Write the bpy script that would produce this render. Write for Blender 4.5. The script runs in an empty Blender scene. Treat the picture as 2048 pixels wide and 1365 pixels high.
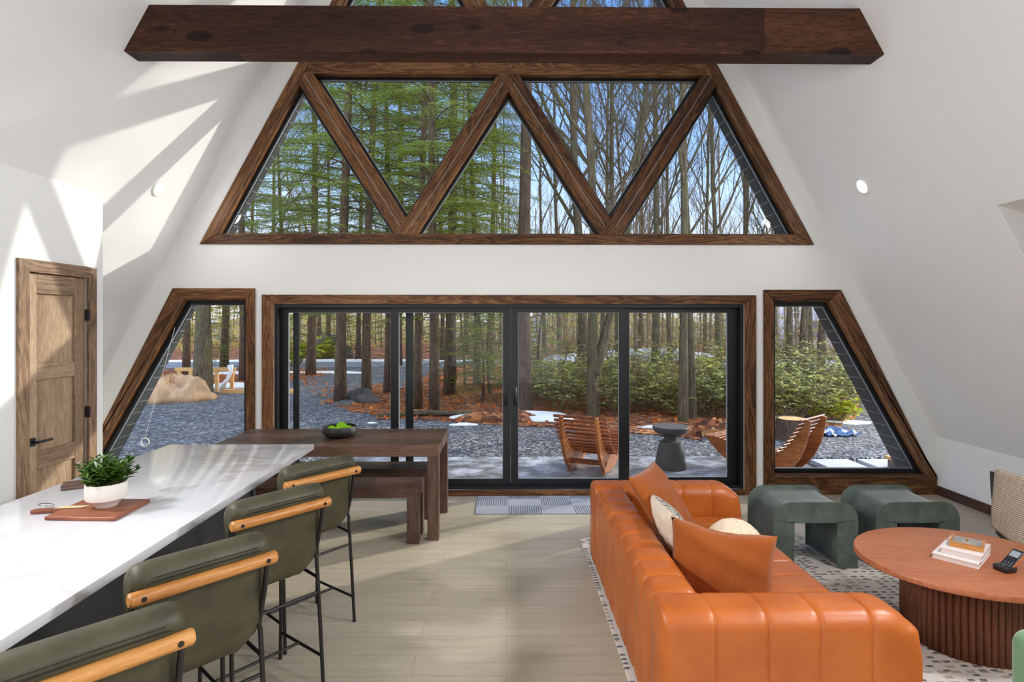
import bpy, bmesh, math, random
import numpy as np
from mathutils import Vector, Matrix, Euler
from mathutils.geometry import tessellate_polygon
PI = math.pi
random.seed(7)
S = bpy.context.scene
COL = S.collection

# ---------------------------------------------------------------- camera and measuring
F, H = 1150.0, 1.83                      # focal length in pixels of a 2048 wide frame, eye height
TH = math.atan(11 / F)                   # the camera is turned half a degree to the right
D = F * H / 343                          # distance to the glazed gable wall
CT, ST = math.cos(TH), math.sin(TH)
def ray(px, py):
    u = (px - 1024) / F
    return Vector((CT * u + ST, CT - ST * u, -(py - 648) / F))
def onY(px, py, Y):
    d = ray(px, py); p = d * (Y / d.y); return Vector((p.x, p.y, p.z + H))
def onZ(px, py, Z):
    d = ray(px, py); p = d * ((Z - H) / d.z); return Vector((p.x, p.y, Z))
def FX(px, py):
    p = onY(px, py, D); return (p.x, p.z)

# ---------------------------------------------------------------- mesh builder
class MB:
    def __init__(s): s.v = []; s.f = []; s.n = 0
    def add(s, verts, faces):
        b = s.n
        s.v.extend([tuple(p) for p in verts]); s.f.extend([tuple(i + b for i in f) for f in faces]); s.n += len(verts)
        return s
    def addnp(s, V, Fq):
        b = s.n
        s.v.extend(V.tolist()); s.f.extend((Fq + b).tolist()); s.n += len(V)
    def box(s, x0, x1, y0, y1, z0, z1):
        s.add([(x0,y0,z0),(x1,y0,z0),(x1,y1,z0),(x0,y1,z0),(x0,y0,z1),(x1,y0,z1),(x1,y1,z1),(x0,y1,z1)],
              [(0,3,2,1),(4,5,6,7),(0,1,5,4),(1,2,6,5),(2,3,7,6),(3,0,4,7)])
        return s
    def rbox(s, x0, x1, y0, y1, z0, z1, r=0.01, seg=2, M=None):
        bm = bmesh.new(); bmesh.ops.create_cube(bm, size=1)
        for v in bm.verts:
            v.co = Vector(((x0+x1)/2 + v.co.x*(x1-x0), (y0+y1)/2 + v.co.y*(y1-y0), (z0+z1)/2 + v.co.z*(z1-z0)))
        r = min(r, .49*min(x1-x0, y1-y0, z1-z0))
        bmesh.ops.bevel(bm, geom=bm.edges[:], offset=r, segments=seg, profile=.5, affect='EDGES')
        if M is not None: bmesh.ops.transform(bm, matrix=M, verts=bm.verts)
        bm.verts.index_update()
        s.add([v.co[:] for v in bm.verts], [[v.index for v in f.verts] for f in bm.faces]); bm.free()
        return s
    def tube(s, pts, rad, n=8, cap=True):
        pts = [Vector(p) for p in pts]
        if not hasattr(rad, '__len__'): rad = [rad]*len(pts)
        t0 = (pts[1]-pts[0]).normalized()
        a = t0.orthogonal().normalized(); V = []
        for i, p in enumerate(pts):
            t = (pts[min(i+1, len(pts)-1)] - pts[max(i-1, 0)])
            t = t.normalized() if t.length > 1e-9 else t0
            a = (a - t*a.dot(t)); a = a.normalized() if a.length > 1e-6 else t.orthogonal().normalized()
            b = t.cross(a)
            for k in range(n):
                q = 2*PI*k/n; V.append(p + (a*math.cos(q) + b*math.sin(q))*rad[i])
        Fc = []
        for i in range(len(pts)-1):
            for k in range(n):
                k2 = (k+1) % n; Fc.append((i*n+k, i*n+k2, (i+1)*n+k2, (i+1)*n+k))
        if cap: Fc.append(tuple(range(n))[::-1]); Fc.append(tuple((len(pts)-1)*n+k for k in range(n)))
        s.add(V, Fc); return s
    def lathe(s, prof, n=32, c=(0,0,0), sx=1, sy=1):
        V = []; Fc = []
        for r, z in prof:
            for k in range(n):
                q = 2*PI*k/n; V.append((c[0]+r*sx*math.cos(q), c[1]+r*sy*math.sin(q), c[2]+z))
        for i in range(len(prof)-1):
            for k in range(n):
                k2 = (k+1) % n; Fc.append((i*n+k, i*n+k2, (i+1)*n+k2, (i+1)*n+k))
        if prof[0][0] > 1e-5: Fc.append(tuple(range(n))[::-1])
        if prof[-1][0] > 1e-5: Fc.append(tuple((len(prof)-1)*n+k for k in range(n)))
        s.add(V, Fc); return s
    def prism(s, poly, a0, a1, plane='xz'):
        """polygon in a plane extruded along the third axis"""
        m = {'xz': lambda u, w, t: (u, t, w), 'xy': lambda u, w, t: (u, w, t), 'yz': lambda u, w, t: (t, u, w)}[plane]
        n = len(poly)
        V = [m(u, w, a0) for u, w in poly] + [m(u, w, a1) for u, w in poly]
        Fc = [tuple(range(n)), tuple(range(2*n-1, n-1, -1))] + [(i, i+n, (i+1) % n + n, (i+1) % n) for i in range(n)]
        s.add(V, Fc); return s
    def sphere(s, c, r, n=16, m=10, sc=(1,1,1), jit=0, rnd=random):
        V = []; Fc = []
        for i in range(m+1):
            t = PI*i/m
            for k in range(n):
                q = 2*PI*k/n; rr = r*(1 + jit*(rnd.random()-.5)) if 0 < i < m else r
                V.append((c[0]+rr*sc[0]*math.sin(t)*math.cos(q), c[1]+rr*sc[1]*math.sin(t)*math.sin(q), c[2]+rr*sc[2]*math.cos(t)))
        for i in range(m):
            for k in range(n):
                k2 = (k+1) % n; Fc.append((i*n+k, (i+1)*n+k, (i+1)*n+k2, i*n+k2))
        s.add(V, Fc); return s

def link_mesh(name, mb, mat, smooth=False, fix=True):
    me = bpy.data.meshes.new(name); me.from_pydata(mb.v, [], mb.f)
    if fix:
        bm = bmesh.new(); bm.from_mesh(me); bmesh.ops.remove_doubles(bm, verts=bm.verts, dist=1e-5)
        bmesh.ops.recalc_face_normals(bm, faces=bm.faces); bm.to_mesh(me); bm.free()
    if mat: me.materials.append(mat)
    if smooth:
        me.shade_smooth()
        if smooth is not True: me.set_sharp_from_angle(angle=math.radians(smooth))
    o = bpy.data.objects.new(name, me); COL.objects.link(o); return o
def tag(o, label=None, cat=None, group=None, kind=None):
    if label: o['label'] = label
    if cat: o['category'] = cat
    if group: o['group'] = group
    if kind: o['kind'] = kind
    return o
def obj(name, mb, mat, parent=None, smooth=35, fix=True, label=None):
    o = link_mesh(name, mb, mat, smooth, fix)
    if parent: o.parent = parent
    if label: o['label'] = label
    return o
def thing(name, label, cat, loc=(0,0,0), rz=0, group=None):
    o = bpy.data.objects.new(name, None); COL.objects.link(o); o.empty_display_size = .1
    o.location = loc; o.rotation_euler = (0,0,rz); return tag(o, label, cat, group)
def struct(name, mb, mat, parent=None, smooth=35, fix=True):
    o = obj(name, mb, mat, parent, smooth, fix)
    if not parent: o['kind'] = 'structure'
    return o
def sroot(name, loc=(0,0,0), rz=0):
    o = bpy.data.objects.new(name, None); COL.objects.link(o); o.location = loc; o.rotation_euler = (0,0,rz); o['kind'] = 'structure'; return o
def dup(root, loc, rz, label=None, group=None, sc=None):
    def cp(o, par):
        c = o.copy(); COL.objects.link(c); c.parent = par
        for ch in o.children: cp(ch, c)
        return c
    r = cp(root, None); r.location = loc; r.rotation_euler = (0,0,rz)
    if sc: r.scale = (sc, sc, sc)
    if label: r['label'] = label
    if group: r['group'] = group
    return r

# ---------------------------------------------------------------- materials
def lin(c):
    return tuple(((x/255)/12.92 if x/255 <= .04045 else ((x/255+.055)/1.055)**2.4) for x in c) + (1,)
class NT:
    def __init__(s, name):
        s.m = bpy.data.materials.new(name); s.m.use_nodes = True; s.t = s.m.node_tree; s.b = s.t.nodes['Principled BSDF']
    def n(s, typ, **kw):
        x = s.t.nodes.new(typ)
        for k, v in kw.items():
            if k[0] == '_': setattr(x, k[1:], v)
            else: x.inputs[k.replace('__', ' ')].default_value = v
        return x
    def l(s, a, b): s.t.links.new(a, b)
    def coord(s, kind='Object', scale=(1,1,1), loc=(0,0,0), rot=(0,0,0)):
        c = s.n('ShaderNodeTexCoord'); m = s.n('ShaderNodeMapping'); m.inputs['Scale'].default_value = scale
        m.inputs['Location'].default_value = loc; m.inputs['Rotation'].default_value = rot
        s.l(c.outputs[kind], m.inputs['Vector']); return m.outputs['Vector']
    def noise(s, vec, scale, detail=4, rough=.55, dist=0):
        x = s.n('ShaderNodeTexNoise'); x.inputs['Scale'].default_value = scale; x.inputs['Detail'].default_value = detail
        x.inputs['Roughness'].default_value = rough; x.inputs['Distortion'].default_value = dist
        if vec is not None: s.l(vec, x.inputs['Vector'])
        return x.outputs['Fac']
    def ramp(s, fac, stops):
        r = s.n('ShaderNodeValToRGB'); e = r.color_ramp.elements
        while len(e) < len(stops): e.new(.5)
        for i, (p, c) in enumerate(stops):
            e[i].position = p; e[i].color = c if len(c) == 4 else tuple(c) + (1,)
        s.l(fac, r.inputs['Fac']); return r.outputs['Color']
    def math(s, op, a, b=None, c=None):
        m = s.n('ShaderNodeMath', _operation=op)
        for i, x in enumerate((a, b, c)):
            if x is None: continue
            if hasattr(x, 'links'): s.l(x, m.inputs[i])
            else: m.inputs[i].default_value = x
        return m.outputs[0]
    def vmath(s, op, a, b=None):
        m = s.n('ShaderNodeVectorMath', _operation=op); s.l(a, m.inputs[0])
        if b is not None:
            if hasattr(b, 'links'): s.l(b, m.inputs[1])
            else: m.inputs[1].default_value = b
        return m.outputs[0]
    def mix(s, fac, a, b, mode='MIX'):
        m = s.n('ShaderNodeMix', _data_type='RGBA', _blend_type=mode)
        for i, x in ((0, fac), (6, a), (7, b)):
            if hasattr(x, 'links'): s.l(x, m.inputs[i])
            else: m.inputs[i].default_value = x
        return m.outputs[2]
    def bump(s, h, strength=.2, dist=.01):
        b = s.n('ShaderNodeBump'); b.inputs['Strength'].default_value = strength; b.inputs['Distance'].default_value = dist
        s.l(h, b.inputs['Height']); s.l(b.outputs[0], s.b.inputs['Normal'])
    def base(s, c):
        if hasattr(c, 'links'): s.l(c, s.b.inputs['Base Color'])
        else: s.b.inputs['Base Color'].default_value = c
    def set(s, **kw):
        for k, v in kw.items():
            i = s.b.inputs[k.replace('__', ' ')]
            if hasattr(v, 'links'): s.l(v, i)
            else: i.default_value = v
        return s
def plain(name, c, rough=.5, var=0, nscale=8, bump=0, bscale=60, metal=0, spec=.5, sheen=0, kind='Object'):
    t = NT(name); c = lin(c); v = t.coord(kind)
    if var:
        n = t.noise(v, nscale, 5); d = tuple(x*(1-var) for x in c[:3]); u = tuple(min(1, x*(1+var)) for x in c[:3])
        t.base(t.ramp(n, [(.3, d), (.7, u)]))
    else: t.base(c)
    if bump: t.bump(t.noise(v, bscale, 3), bump, .004)
    t.set(Roughness=rough, Metallic=metal, Specular__IOR__Level=spec)
    if sheen: t.set(Sheen__Weight=sheen, Sheen__Roughness=.4)
    return t.m
def wood(name, dark, mid, light, axis='x', rough=.45, fine=28, scale=1.0, spec=.4, bump=.15, cath=.5, coat=0, knots=0):
    """grain that runs along the object's own axis, with cathedral figure and knots"""
    t = NT(name)
    st = {'x': (.9, 8, 8), 'y': (8, .9, 8), 'z': (8, 8, .9)}[axis]
    st = tuple(a*scale for a in st)
    info = t.n('ShaderNodeObjectInfo'); off = t.n('ShaderNodeCombineXYZ')
    r10 = t.math('MULTIPLY', info.outputs['Random'], 37.0); t.l(r10, off.inputs[0]); t.l(r10, off.inputs[1]); t.l(r10, off.inputs[2])
    v0 = t.vmath('ADD', t.coord('Object', st), off.outputs[0])
    base = t.noise(v0, 1.1, 2, .5, .6)
    rings = t.math('FRACT', t.math('MULTIPLY', base, 9.0))
    tri = t.math('ABSOLUTE', t.math('SUBTRACT', t.math('MULTIPLY', rings, 2.0), 1.0))
    fg = t.noise(t.vmath('MULTIPLY', v0, (1, 1, 1)), fine/4, 6, .7)
    f = t.math('ADD', t.math('MULTIPLY', tri, cath*.5), t.math('MULTIPLY', fg, 1-cath*.4))
    big = t.noise(v0, .35, 2)
    f = t.math('ADD', f, t.math('MULTIPLY', t.math('SUBTRACT', big, .5), .8))
    if knots:
        vk = t.n('ShaderNodeTexVoronoi'); vk.inputs['Scale'].default_value = 1.0; vk.inputs['Randomness'].default_value = 1.0
        t.l(t.vmath('ADD', t.coord('Object', (1.9, 1.3, 4.6)), off.outputs[0]), vk.inputs['Vector'])
        kk = t.math('SUBTRACT', 1.0, t.math('MINIMUM', t.math('MULTIPLY', vk.outputs['Distance'], 4.2), 1.0))
        f = t.math('SUBTRACT', f, t.math('MULTIPLY', kk, knots)); f = t.math('ADD', f, t.math('MULTIPLY', t.math('SINE', t.math('MULTIPLY', kk, 14.0)), .07))
    t.base(t.ramp(f, [(.28, lin(dark)), (.55, lin(mid)), (.85, lin(light))]))
    t.bump(fg, bump, .003); t.set(Roughness=rough, Specular__IOR__Level=spec)
    if coat: t.set(Coat__Weight=coat, Coat__Roughness=.25)
    return t.m
def emis(name, c, st):
    t = NT(name); t.base(c); t.set(Emission__Color=c, Emission__Strength=st); return t.m
def glassmat(name, tint=(.97,.985,.98,1), refl=1.0):
    t = NT(name); out = t.t.nodes['Material Output']
    tr = t.n('ShaderNodeBsdfTransparent'); tr.inputs[0].default_value = tint
    gl = t.n('ShaderNodeBsdfGlossy'); gl.inputs['Roughness'].default_value = .01
    fr = t.n('ShaderNodeFresnel'); fr.inputs[0].default_value = 1.5
    mx = t.n('ShaderNodeMixShader'); gm = t.n('ShaderNodeNewGeometry')
    t.l(t.math('MULTIPLY', t.math('MULTIPLY', fr.outputs[0], refl), t.math('SUBTRACT', 1.0, gm.outputs['Backfacing'])), mx.inputs[0])
    t.l(tr.outputs[0], mx.inputs[1]); t.l(gl.outputs[0], mx.inputs[2]); t.l(mx.outputs[0], out.inputs['Surface'])
    return t.m
def leafmat(name, c1, c2, trans=.45, rough=.5, var=.5):
    t = NT(name); out = t.t.nodes['Material Output']
    info = t.n('ShaderNodeObjectInfo')
    g = t.n('ShaderNodeNewGeometry')
    v = t.coord('Object'); n = t.noise(v, 2.2, 3)
    n = t.math('ADD', n, t.math('MULTIPLY', t.math('SUBTRACT', g.outputs['Random Per Island'], .5), var))
    col = t.ramp(n, [(.3, lin(c1)), (.75, lin(c2))])
    col = t.mix(t.math('MULTIPLY', info.outputs['Random'], .35), col, lin((c2[0], max(0, c2[1]-10), c2[2]//2)))
    t.base(col); t.set(Roughness=rough, Specular__IOR__Level=.35)
    tl = t.n('ShaderNodeBsdfTranslucent'); t.l(col, tl.inputs[0])
    mx = t.n('ShaderNodeMixShader'); mx.inputs[0].default_value = trans
    t.l(t.b.outputs[0], mx.inputs[1]); t.l(tl.outputs[0], mx.inputs[2]); t.l(mx.outputs[0], out.inputs['Surface'])
    return t.m

M = {}
t = NT('painted_drywall'); t.base(lin((238,238,237))); t.bump(t.noise(t.coord(), 180, 2), .03, .002); t.set(Roughness=.7, Specular__IOR__Level=.25); M['wall'] = t.m
M['trim'] = wood('stained_pine_trim', (56,35,21), (106,71,44), (156,114,76), 'x', cath=.6, fine=60, spec=.25)
M['beam'] = wood('dark_stained_beam', (32,18,13), (64,38,27), (108,70,50), 'x', .55, cath=.25, fine=70, scale=.8, spec=.2, knots=.5)
M['doorz'] = wood('stained_alder_upright', (112,88,68), (158,132,106), (194,170,142), 'z', .5, cath=.15, fine=60)
M['doorx'] = wood('stained_alder_rail', (112,88,68), (158,132,106), (194,170,142), 'x', .5, cath=.3, fine=50)
for a in 'xyz': M['din'+a] = wood('walnut_brown_'+a, (48,34,28), (86,62,50), (122,94,78), a, .38, cath=.25, fine=50, spec=.5)
M['black'] = plain('black_aluminium', (9,13,18), .4, spec=.5)
M['blackm'] = plain('black_steel', (26,24,22), .45, spec=.5)
M['gasket'] = plain('grey_gasket', (150,158,165), .4)
M['glass'] = glassmat('window_glass', refl=.38)
M['leather'] = None
t = NT('cognac_leather'); v = t.coord(); n = t.noise(v, 5, 4)
t.base(t.ramp(n, [(.3, lin((166,82,24))), (.7, lin((188,100,36)))])); t.bump(t.noise(v, 260, 3), .12, .002); t.set(Roughness=.38, Specular__IOR__Level=.5); M['leather'] = t.m
t = NT('olive_leather'); v = t.coord(); n = t.noise(v, 9, 5)
t.base(t.ramp(n, [(.3, lin((56,54,38))), (.7, lin((80,77,57)))])); t.bump(t.noise(v, 300, 3), .12, .002); t.set(Roughness=.52, Specular__IOR__Level=.4); M['olive'] = t.m
M['thread'] = plain('dark_olive_thread', (30,30,20), .7)
M['oak'] = wood('honey_oak', (166,104,50), (200,140,76), (222,168,104), 'x', .4, cath=.2, fine=40)
M['ctop'] = wood('cherry_tabletop', (150,84,52), (178,108,72), (192,122,86), 'x', .35, cath=.25, fine=60, scale=.7, bump=.05)
M['cbase'] = wood('cherry_flutes', (64,34,20), (98,56,35), (124,74,48), 'z', .4, cath=.2, fine=60)
M['ott'] = NT('green_chenille')
t = M['ott']; v = t.coord(); n = t.noise(v, 7, 4); f2 = t.noise(t.coord('Object', (1,1,3)), 90, 3)
t.base(t.ramp(t.math('ADD', t.math('MULTIPLY', n, .6), t.math('MULTIPLY', f2, .4)), [(.35, lin((58,70,64))), (.65, lin((98,110,100)))]))
t.bump(f2, .4, .006); t.set(Roughness=.8, Sheen__Weight=.9, Sheen__Roughness=.3); M['ott'] = t.m
t = NT('white_quartz'); v = t.coord(); d = t.noise(v, .55, 6, .6, .5); a = t.math('ABSOLUTE', t.math('SUBTRACT', d, .5))
patch = t.noise(t.coord('Object', loc=(3,1,0)), .9, 2)
vein = t.math('MULTIPLY', t.math('SUBTRACT', 1.0, t.math('MINIMUM', t.math('MULTIPLY', a, 45.0), 1.0)), t.math('GREATER_THAN', patch, .47))
col = t.mix(t.math('MULTIPLY', vein, .4), lin((216,216,221)), lin((166,146,124)))
t.base(col); t.set(Roughness=.1, Specular__IOR__Level=.55); M['quartz'] = t.m
M['islb'] = plain('charcoal_cabinet', (52,54,58), .5, .15, 3)
# floor of pale oak planks laid across the room
t = NT('pale_oak_planks'); v = t.coord('Object')
br = t.n('ShaderNodeTexBrick'); br.offset = .37; br.inputs['Scale'].default_value = 1; br.inputs['Brick Width'].default_value = 1.35; br.inputs['Row Height'].default_value = .187
br.inputs['Mortar Size'].default_value = .0012; br.inputs['Mortar Smooth'].default_value = .3; br.inputs['Bias'].default_value = 0
br.inputs['Color1'].default_value = (.25,.25,.25,1); br.inputs['Color2'].default_value = (.75,.75,.75,1); br.inputs['Mortar'].default_value = (.5,.5,.5,1)
t.l(v, br.inputs['Vector'])
gr = t.noise(t.vmath('ADD', t.coord('Object', (.9,9,1)), t.vmath('MULTIPLY', br.outputs['Color'], (30,30,30))), 2.2, 7, .65, .4)
fi = t.noise(t.coord('Object', (2.5,60,1)), 3, 3)
k = t.math('ADD', t.math('MULTIPLY', gr, .75), t.math('MULTIPLY', fi, .25))
c = t.ramp(k, [(.25, lin((158,147,128))), (.5, lin((190,179,160))), (.75, lin((209,199,180)))])
c = t.mix(.35, c, t.ramp(br.outputs['Color'], [(.2, lin((158,147,129))), (.8, lin((192,181,162)))]))
c = t.mix(br.outputs['Fac'], c, lin((130,118,98))); t.base(c)
t.bump(t.math('SUBTRACT', k, br.outputs['Fac']), .12, .003); t.set(Roughness=.36, Specular__IOR__Level=.4); M['floor'] = t.m
# rug: cream with rows of dark and tan dashes
t = NT('dashed_cream_rug'); v = t.coord('Object')
def dashes(cell, thr, seed, w=.62, hgt=.5):
    q = t.vmath('ADD', t.vmath('MULTIPLY', v, (1/cell[0], 1/cell[1], 0)), (seed, seed*1.7, 0))
    fl = t.vmath('FLOOR', q); fr = t.vmath('FRACTION', q)
    wn = t.n('ShaderNodeTexWhiteNoise', _noise_dimensions='2D'); t.l(fl, wn.inputs['Vector'])
    sp = t.n('ShaderNodeSeparateXYZ'); t.l(fr, sp.inputs[0])
    a = t.math('LESS_THAN', sp.outputs[0], w); b = t.math('LESS_THAN', sp.outputs[1], hgt)
    return t.math('MULTIPLY', t.math('MULTIPLY', a, b), t.math('GREATER_THAN', wn.outputs['Value'], thr))
c = t.mix(dashes((.075,.045), .55, 3.3), lin((222,214,206)), lin((176,158,138)))
c = t.mix(dashes((.062,.04), .48, 9.1, .58, .45), c, lin((70,70,74)))
c = t.mix(t.math('MULTIPLY', t.noise(v, 260, 2), .3), c, lin((235,230,224))); t.base(c)
t.bump(t.noise(v, 300, 2), .5, .006); t.set(Roughness=.95, Specular__IOR__Level=.1); M['rug'] = t.m
t = NT('hatched_grey_mat'); v = t.coord('Object')
q = t.vmath('MULTIPLY', v, (3.1, 4.2, 0)); fl = t.vmath('FLOOR', q)
sp = t.n('ShaderNodeSeparateXYZ'); t.l(fl, sp.inputs[0]); sp2 = t.n('ShaderNodeSeparateXYZ'); t.l(v, sp2.inputs[0])
par = t.math('MODULO', t.math('ADD', t.math('ADD', sp.outputs[0], sp.outputs[1]), 20.0), 2.0)
strip = t.math('GREATER_THAN', t.math('FRACT', t.math('MULTIPLY', sp2.outputs[0], 45.0)), .62)
c = t.mix(t.math('MULTIPLY', par, strip), lin((172,176,186)), lin((84,90,102)))
c = t.mix(t.math('MULTIPLY', t.noise(v, 120, 3), .4), c, lin((120,126,140))); t.base(c); t.set(Roughness=.95, Specular__IOR__Level=.1); M['mat'] = t.m
M['rust'] = plain('rust_boucle', (156,84,38), .95, .22, 240, 1.0, 160, spec=.1, sheen=.3)
M['cream'] = plain('cream_linen', (230,214,194), .9, .06, 40, .3, 200, spec=.1)
M['shear'] = plain('cream_shearling', (226,202,176), .95, .15, 40, 1.0, 110, spec=.1, sheen=.3)
t = NT('black_cream_weave'); v = t.coord('Object'); n = t.noise(v, 60, 4, .7, 1.5)
t.base(t.ramp(n, [(.42, lin((40,40,44))), (.56, lin((214,206,194)))])); t.set(Roughness=.9, Specular__IOR__Level=.1); M['weave'] = t.m
M['knit'] = NT('cream_waffle_knit'); t = M['knit']; v = t.coord('Object')
w = t.n('ShaderNodeTexWave', _wave_type='BANDS', _bands_direction='Z'); w.inputs['Scale'].default_value = 22; w.inputs['Distortion'].default_value = 3; w.inputs['Detail Scale'].default_value = 8; t.l(v, w.inputs['Vector'])
t.base(t.ramp(w.outputs['Fac'], [(.2, lin((198,168,142))), (.8, lin((240,224,206)))])); t.bump(w.outputs['Fac'], .8, .01); t.set(Roughness=.95, Specular__IOR__Level=.1); M['knit'] = t.m
t = NT('black_wicker'); v = t.coord('Object', (60,60,60)); ch = t.n('ShaderNodeTexChecker'); ch.inputs['Scale'].default_value = 1; t.l(v, ch.inputs['Vector'])
t.base(t.mix(ch.outputs['Fac'], lin((28,28,30)), lin((74,74,78)))); t.bump(ch.outputs['Fac'], .8, .008); t.set(Roughness=.6); M['wicker'] = t.m
M['sage'] = plain('sage_velvet', (112,148,112), .85, .12, 8, .2, 200, spec=.1, sheen=.6)
M['ceramic'] = plain('white_ceramic', (232,226,218), .3)
M['bowl'] = plain('matte_black_bowl', (36,34,34), .42)
t = NT('lime_moss'); v = t.coord('Object'); n = t.noise(v, 120, 3)
t.base(t.ramp(n, [(.3, lin((86,150,10))), (.7, lin((160,216,30)))])); t.bump(n, 1.0, .01); t.set(Roughness=.95); M['moss'] = t.m
M['board'] = wood('cherry_board', (104,54,36), (136,78,54), (164,104,76), 'x', .4, cath=.2)
M['soil'] = plain('potting_soil', (40,28,20), .95, .3, 60)
M['paper'] = plain('kraft_paper', (212,186,146), .8)
M['book'] = plain('pale_book_cover', (232,222,220), .6)
M['pages'] = plain('book_pages', (226,212,206), .8, .1, 200)
M['tile'] = NT('grey_inlay'); t = M['tile']; v = t.coord('Object', (40,40,40)); vo = t.n('ShaderNodeTexVoronoi'); vo.inputs['Scale'].default_value = 1; t.l(v, vo.inputs['Vector'])
t.base(t.ramp(vo.outputs['Distance'], [(.2, lin((186,180,170))), (.7, lin((140,136,130)))])); t.set(Roughness=.4); M['tile'] = t.m
M['brass'] = plain('brass', (190,150,90), .3, metal=1)
M['screen'] = plain('lcd_screen', (150,160,165), .3)
M['plastic'] = plain('black_plastic', (30,30,33), .35)
M['orange'] = plain('orange_edge', (200,120,60), .5)
M['clear'] = glassmat('clear_plastic', (.85,.88,.88,1), 2.0)
M['whitep'] = plain('white_plastic', (235,235,232), .4)
M['lamp'] = emis('lit_lamp_lens', (1, .98, .95, 1), 3.0)
M['stems'] = plain('plant_stem', (92,110,40), .6)
M['pleaf'] = leafmat('glossy_green_leaf', (34,66,22), (86,122,44), .2, .35)
# outdoors
t = NT('crushed_gravel'); v = t.coord('Object'); vo = t.n('ShaderNodeTexVoronoi'); vo.inputs['Scale'].default_value = 22; t.l(v, vo.inputs['Vector'])
n = t.noise(v, 1.2, 4); k = t.n('ShaderNodeSeparateColor'); t.l(vo.outputs['Color'], k.inputs[0])
c = t.ramp(k.outputs[0], [(0, lin((48,48,50))), (.6, lin((98,98,100))), (.92, lin((172,170,166)))])
c = t.mix(t.math('MULTIPLY', n, .5), c, lin((84,84,86))); t.base(c); t.bump(vo.outputs['Distance'], 1.0, .03); t.set(Roughness=.85); M['gravel'] = t.m
t = NT('fallen_leaf_ground'); v = t.coord('Object'); vo = t.n('ShaderNodeTexVoronoi'); vo.inputs['Scale'].default_value = 11; t.l(v, vo.inputs['Vector'])
k = t.n('ShaderNodeSeparateColor'); t.l(vo.outputs['Color'], k.inputs[0]); n = t.noise(v, .7, 4)
c = t.ramp(k.outputs[0], [(0, lin((76,40,22))), (.45, lin((146,78,38))), (.8, lin((204,122,62))), (1, lin((222,166,108)))])
c = t.mix(t.math('MULTIPLY', n, .6), c, lin((88,62,42))); t.base(c); t.bump(vo.outputs['Distance'], 1, .05); t.set(Roughness=.9); M['litter'] = t.m
M['patio'] = NT('stamped_concrete'); t = M['patio']; v = t.coord('Object'); n = t.noise(v, 3.5, 8, .65); vo = t.n('ShaderNodeTexVoronoi', _feature='DISTANCE_TO_EDGE'); vo.inputs['Scale'].default_value = 1.1
t.l(t.vmath('ADD', v, t.vmath('MULTIPLY', t.n('ShaderNodeTexNoise').outputs['Color'], (.3,.3,0))), vo.inputs['Vector'])
crack = t.math('LESS_THAN', vo.outputs['Distance'], .006)
c = t.ramp(n, [(.3, lin((88,84,80))), (.48, lin((140,139,140))), (.68, lin((206,208,212)))]); c = t.mix(t.math('MULTIPLY', crack, .7), c, lin((96,92,90))); t.base(c)
t.bump(n, .6, .03); t.set(Roughness=t.ramp(n, [(.4, (.3,.3,.3)), (.6, (.65,.65,.65))])); M['patio'] = t.m
M['paver'] = plain('pale_paver', (196,196,200), .7, .12, 4, .3, 60)
M['pebble'] = plain('black_pebble', (54,58,66), .35, .4, 30)
M['snow'] = plain('old_snow', (252,250,246), .6, .04, 6, .6, 20)
M['road'] = plain('road_tarmac', (136,134,138), .8, .1, 6)
M['bank'] = plain('woodland_floor', (138,124,92), .95, .3, .6)
M['dirt'] = plain('sandy_dirt', (196,158,118), .95, .3, 4, .9, 14)
def bark(name, a, b, moss=None, sc=1):
    t = NT(name); v = t.coord('Object', (9*sc,9*sc,1.6*sc)); n = t.noise(v, 2.4, 7, .7, .3); c = t.ramp(n, [(.32, lin(a)), (.68, lin(b))])
    if moss: c = t.mix(t.math('MULTIPLY', t.math('GREATER_THAN', t.noise(t.coord('Object', (2,2,1.5)), 1.5, 6), .54), .4), c, lin(moss))
    t.base(c); t.bump(n, 1.0, .04); t.set(Roughness=.95, Specular__IOR__Level=.15); return t.m
M['barkc'] = bark('hemlock_bark', (62,51,42), (124,103,84))
M['barkd'] = bark('mossy_grey_bark', (64,56,44), (128,116,92), (100,102,58))
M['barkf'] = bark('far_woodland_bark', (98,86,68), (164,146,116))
M['hem'] = leafmat('hemlock_needles', (88,116,46), (170,190,84), .6)
M['rhodo'] = leafmat('rhododendron_leaves', (66,82,42), (206,208,132), .45, .35, 1.0)
M['yell'] = leafmat('backlit_yellow_leaves', (150,160,40), (206,206,70), .6)
M['fall'] = leafmat('fallen_leaves', (176,82,30), (236,142,66), .3, .7)
M['brush'] = leafmat('far_brush', (150,138,76), (216,200,126), .4, .8)
M['teak'] = wood('teak_slats', (104,52,24), (164,92,44), (212,140,76), 'y', .45, cath=.2, fine=50)
M['teaks'] = wood('teak_side', (112,60,28), (172,102,50), (220,152,86), 'x', .45, cath=.2, fine=50)
M['conc'] = plain('dark_cast_stone', (78,76,74), .7, .15, 12, .3, 60)
M['tarp'] = plain('blue_tarp', (96,124,158), .3, .2, 6)
M['lumber'] = plain('fresh_lumber', (222,170,104), .7, .1, 10)
M['fascia'] = NT('dark_siding'); t = M['fascia']; v = t.coord('Object')
sp = t.n('ShaderNodeSeparateXYZ'); t.l(v, sp.inputs[0]); ln = t.math('GREATER_THAN', t.math('FRACT', t.math('MULTIPLY', sp.outputs[0], 6.6)), .95)
t.base(t.mix(ln, lin((62,64,62)), lin((150,156,158)))); t.bump(t.noise(v, 60, 3), .4, .004); t.set(Roughness=.6); M['fascia'] = t.m
M['hwall'] = plain('white_clapboard', (226,228,236), .7, .03, 3)
M['hroof'] = plain('grey_shingles', (96,98,106), .9, .1, 20)
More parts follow.
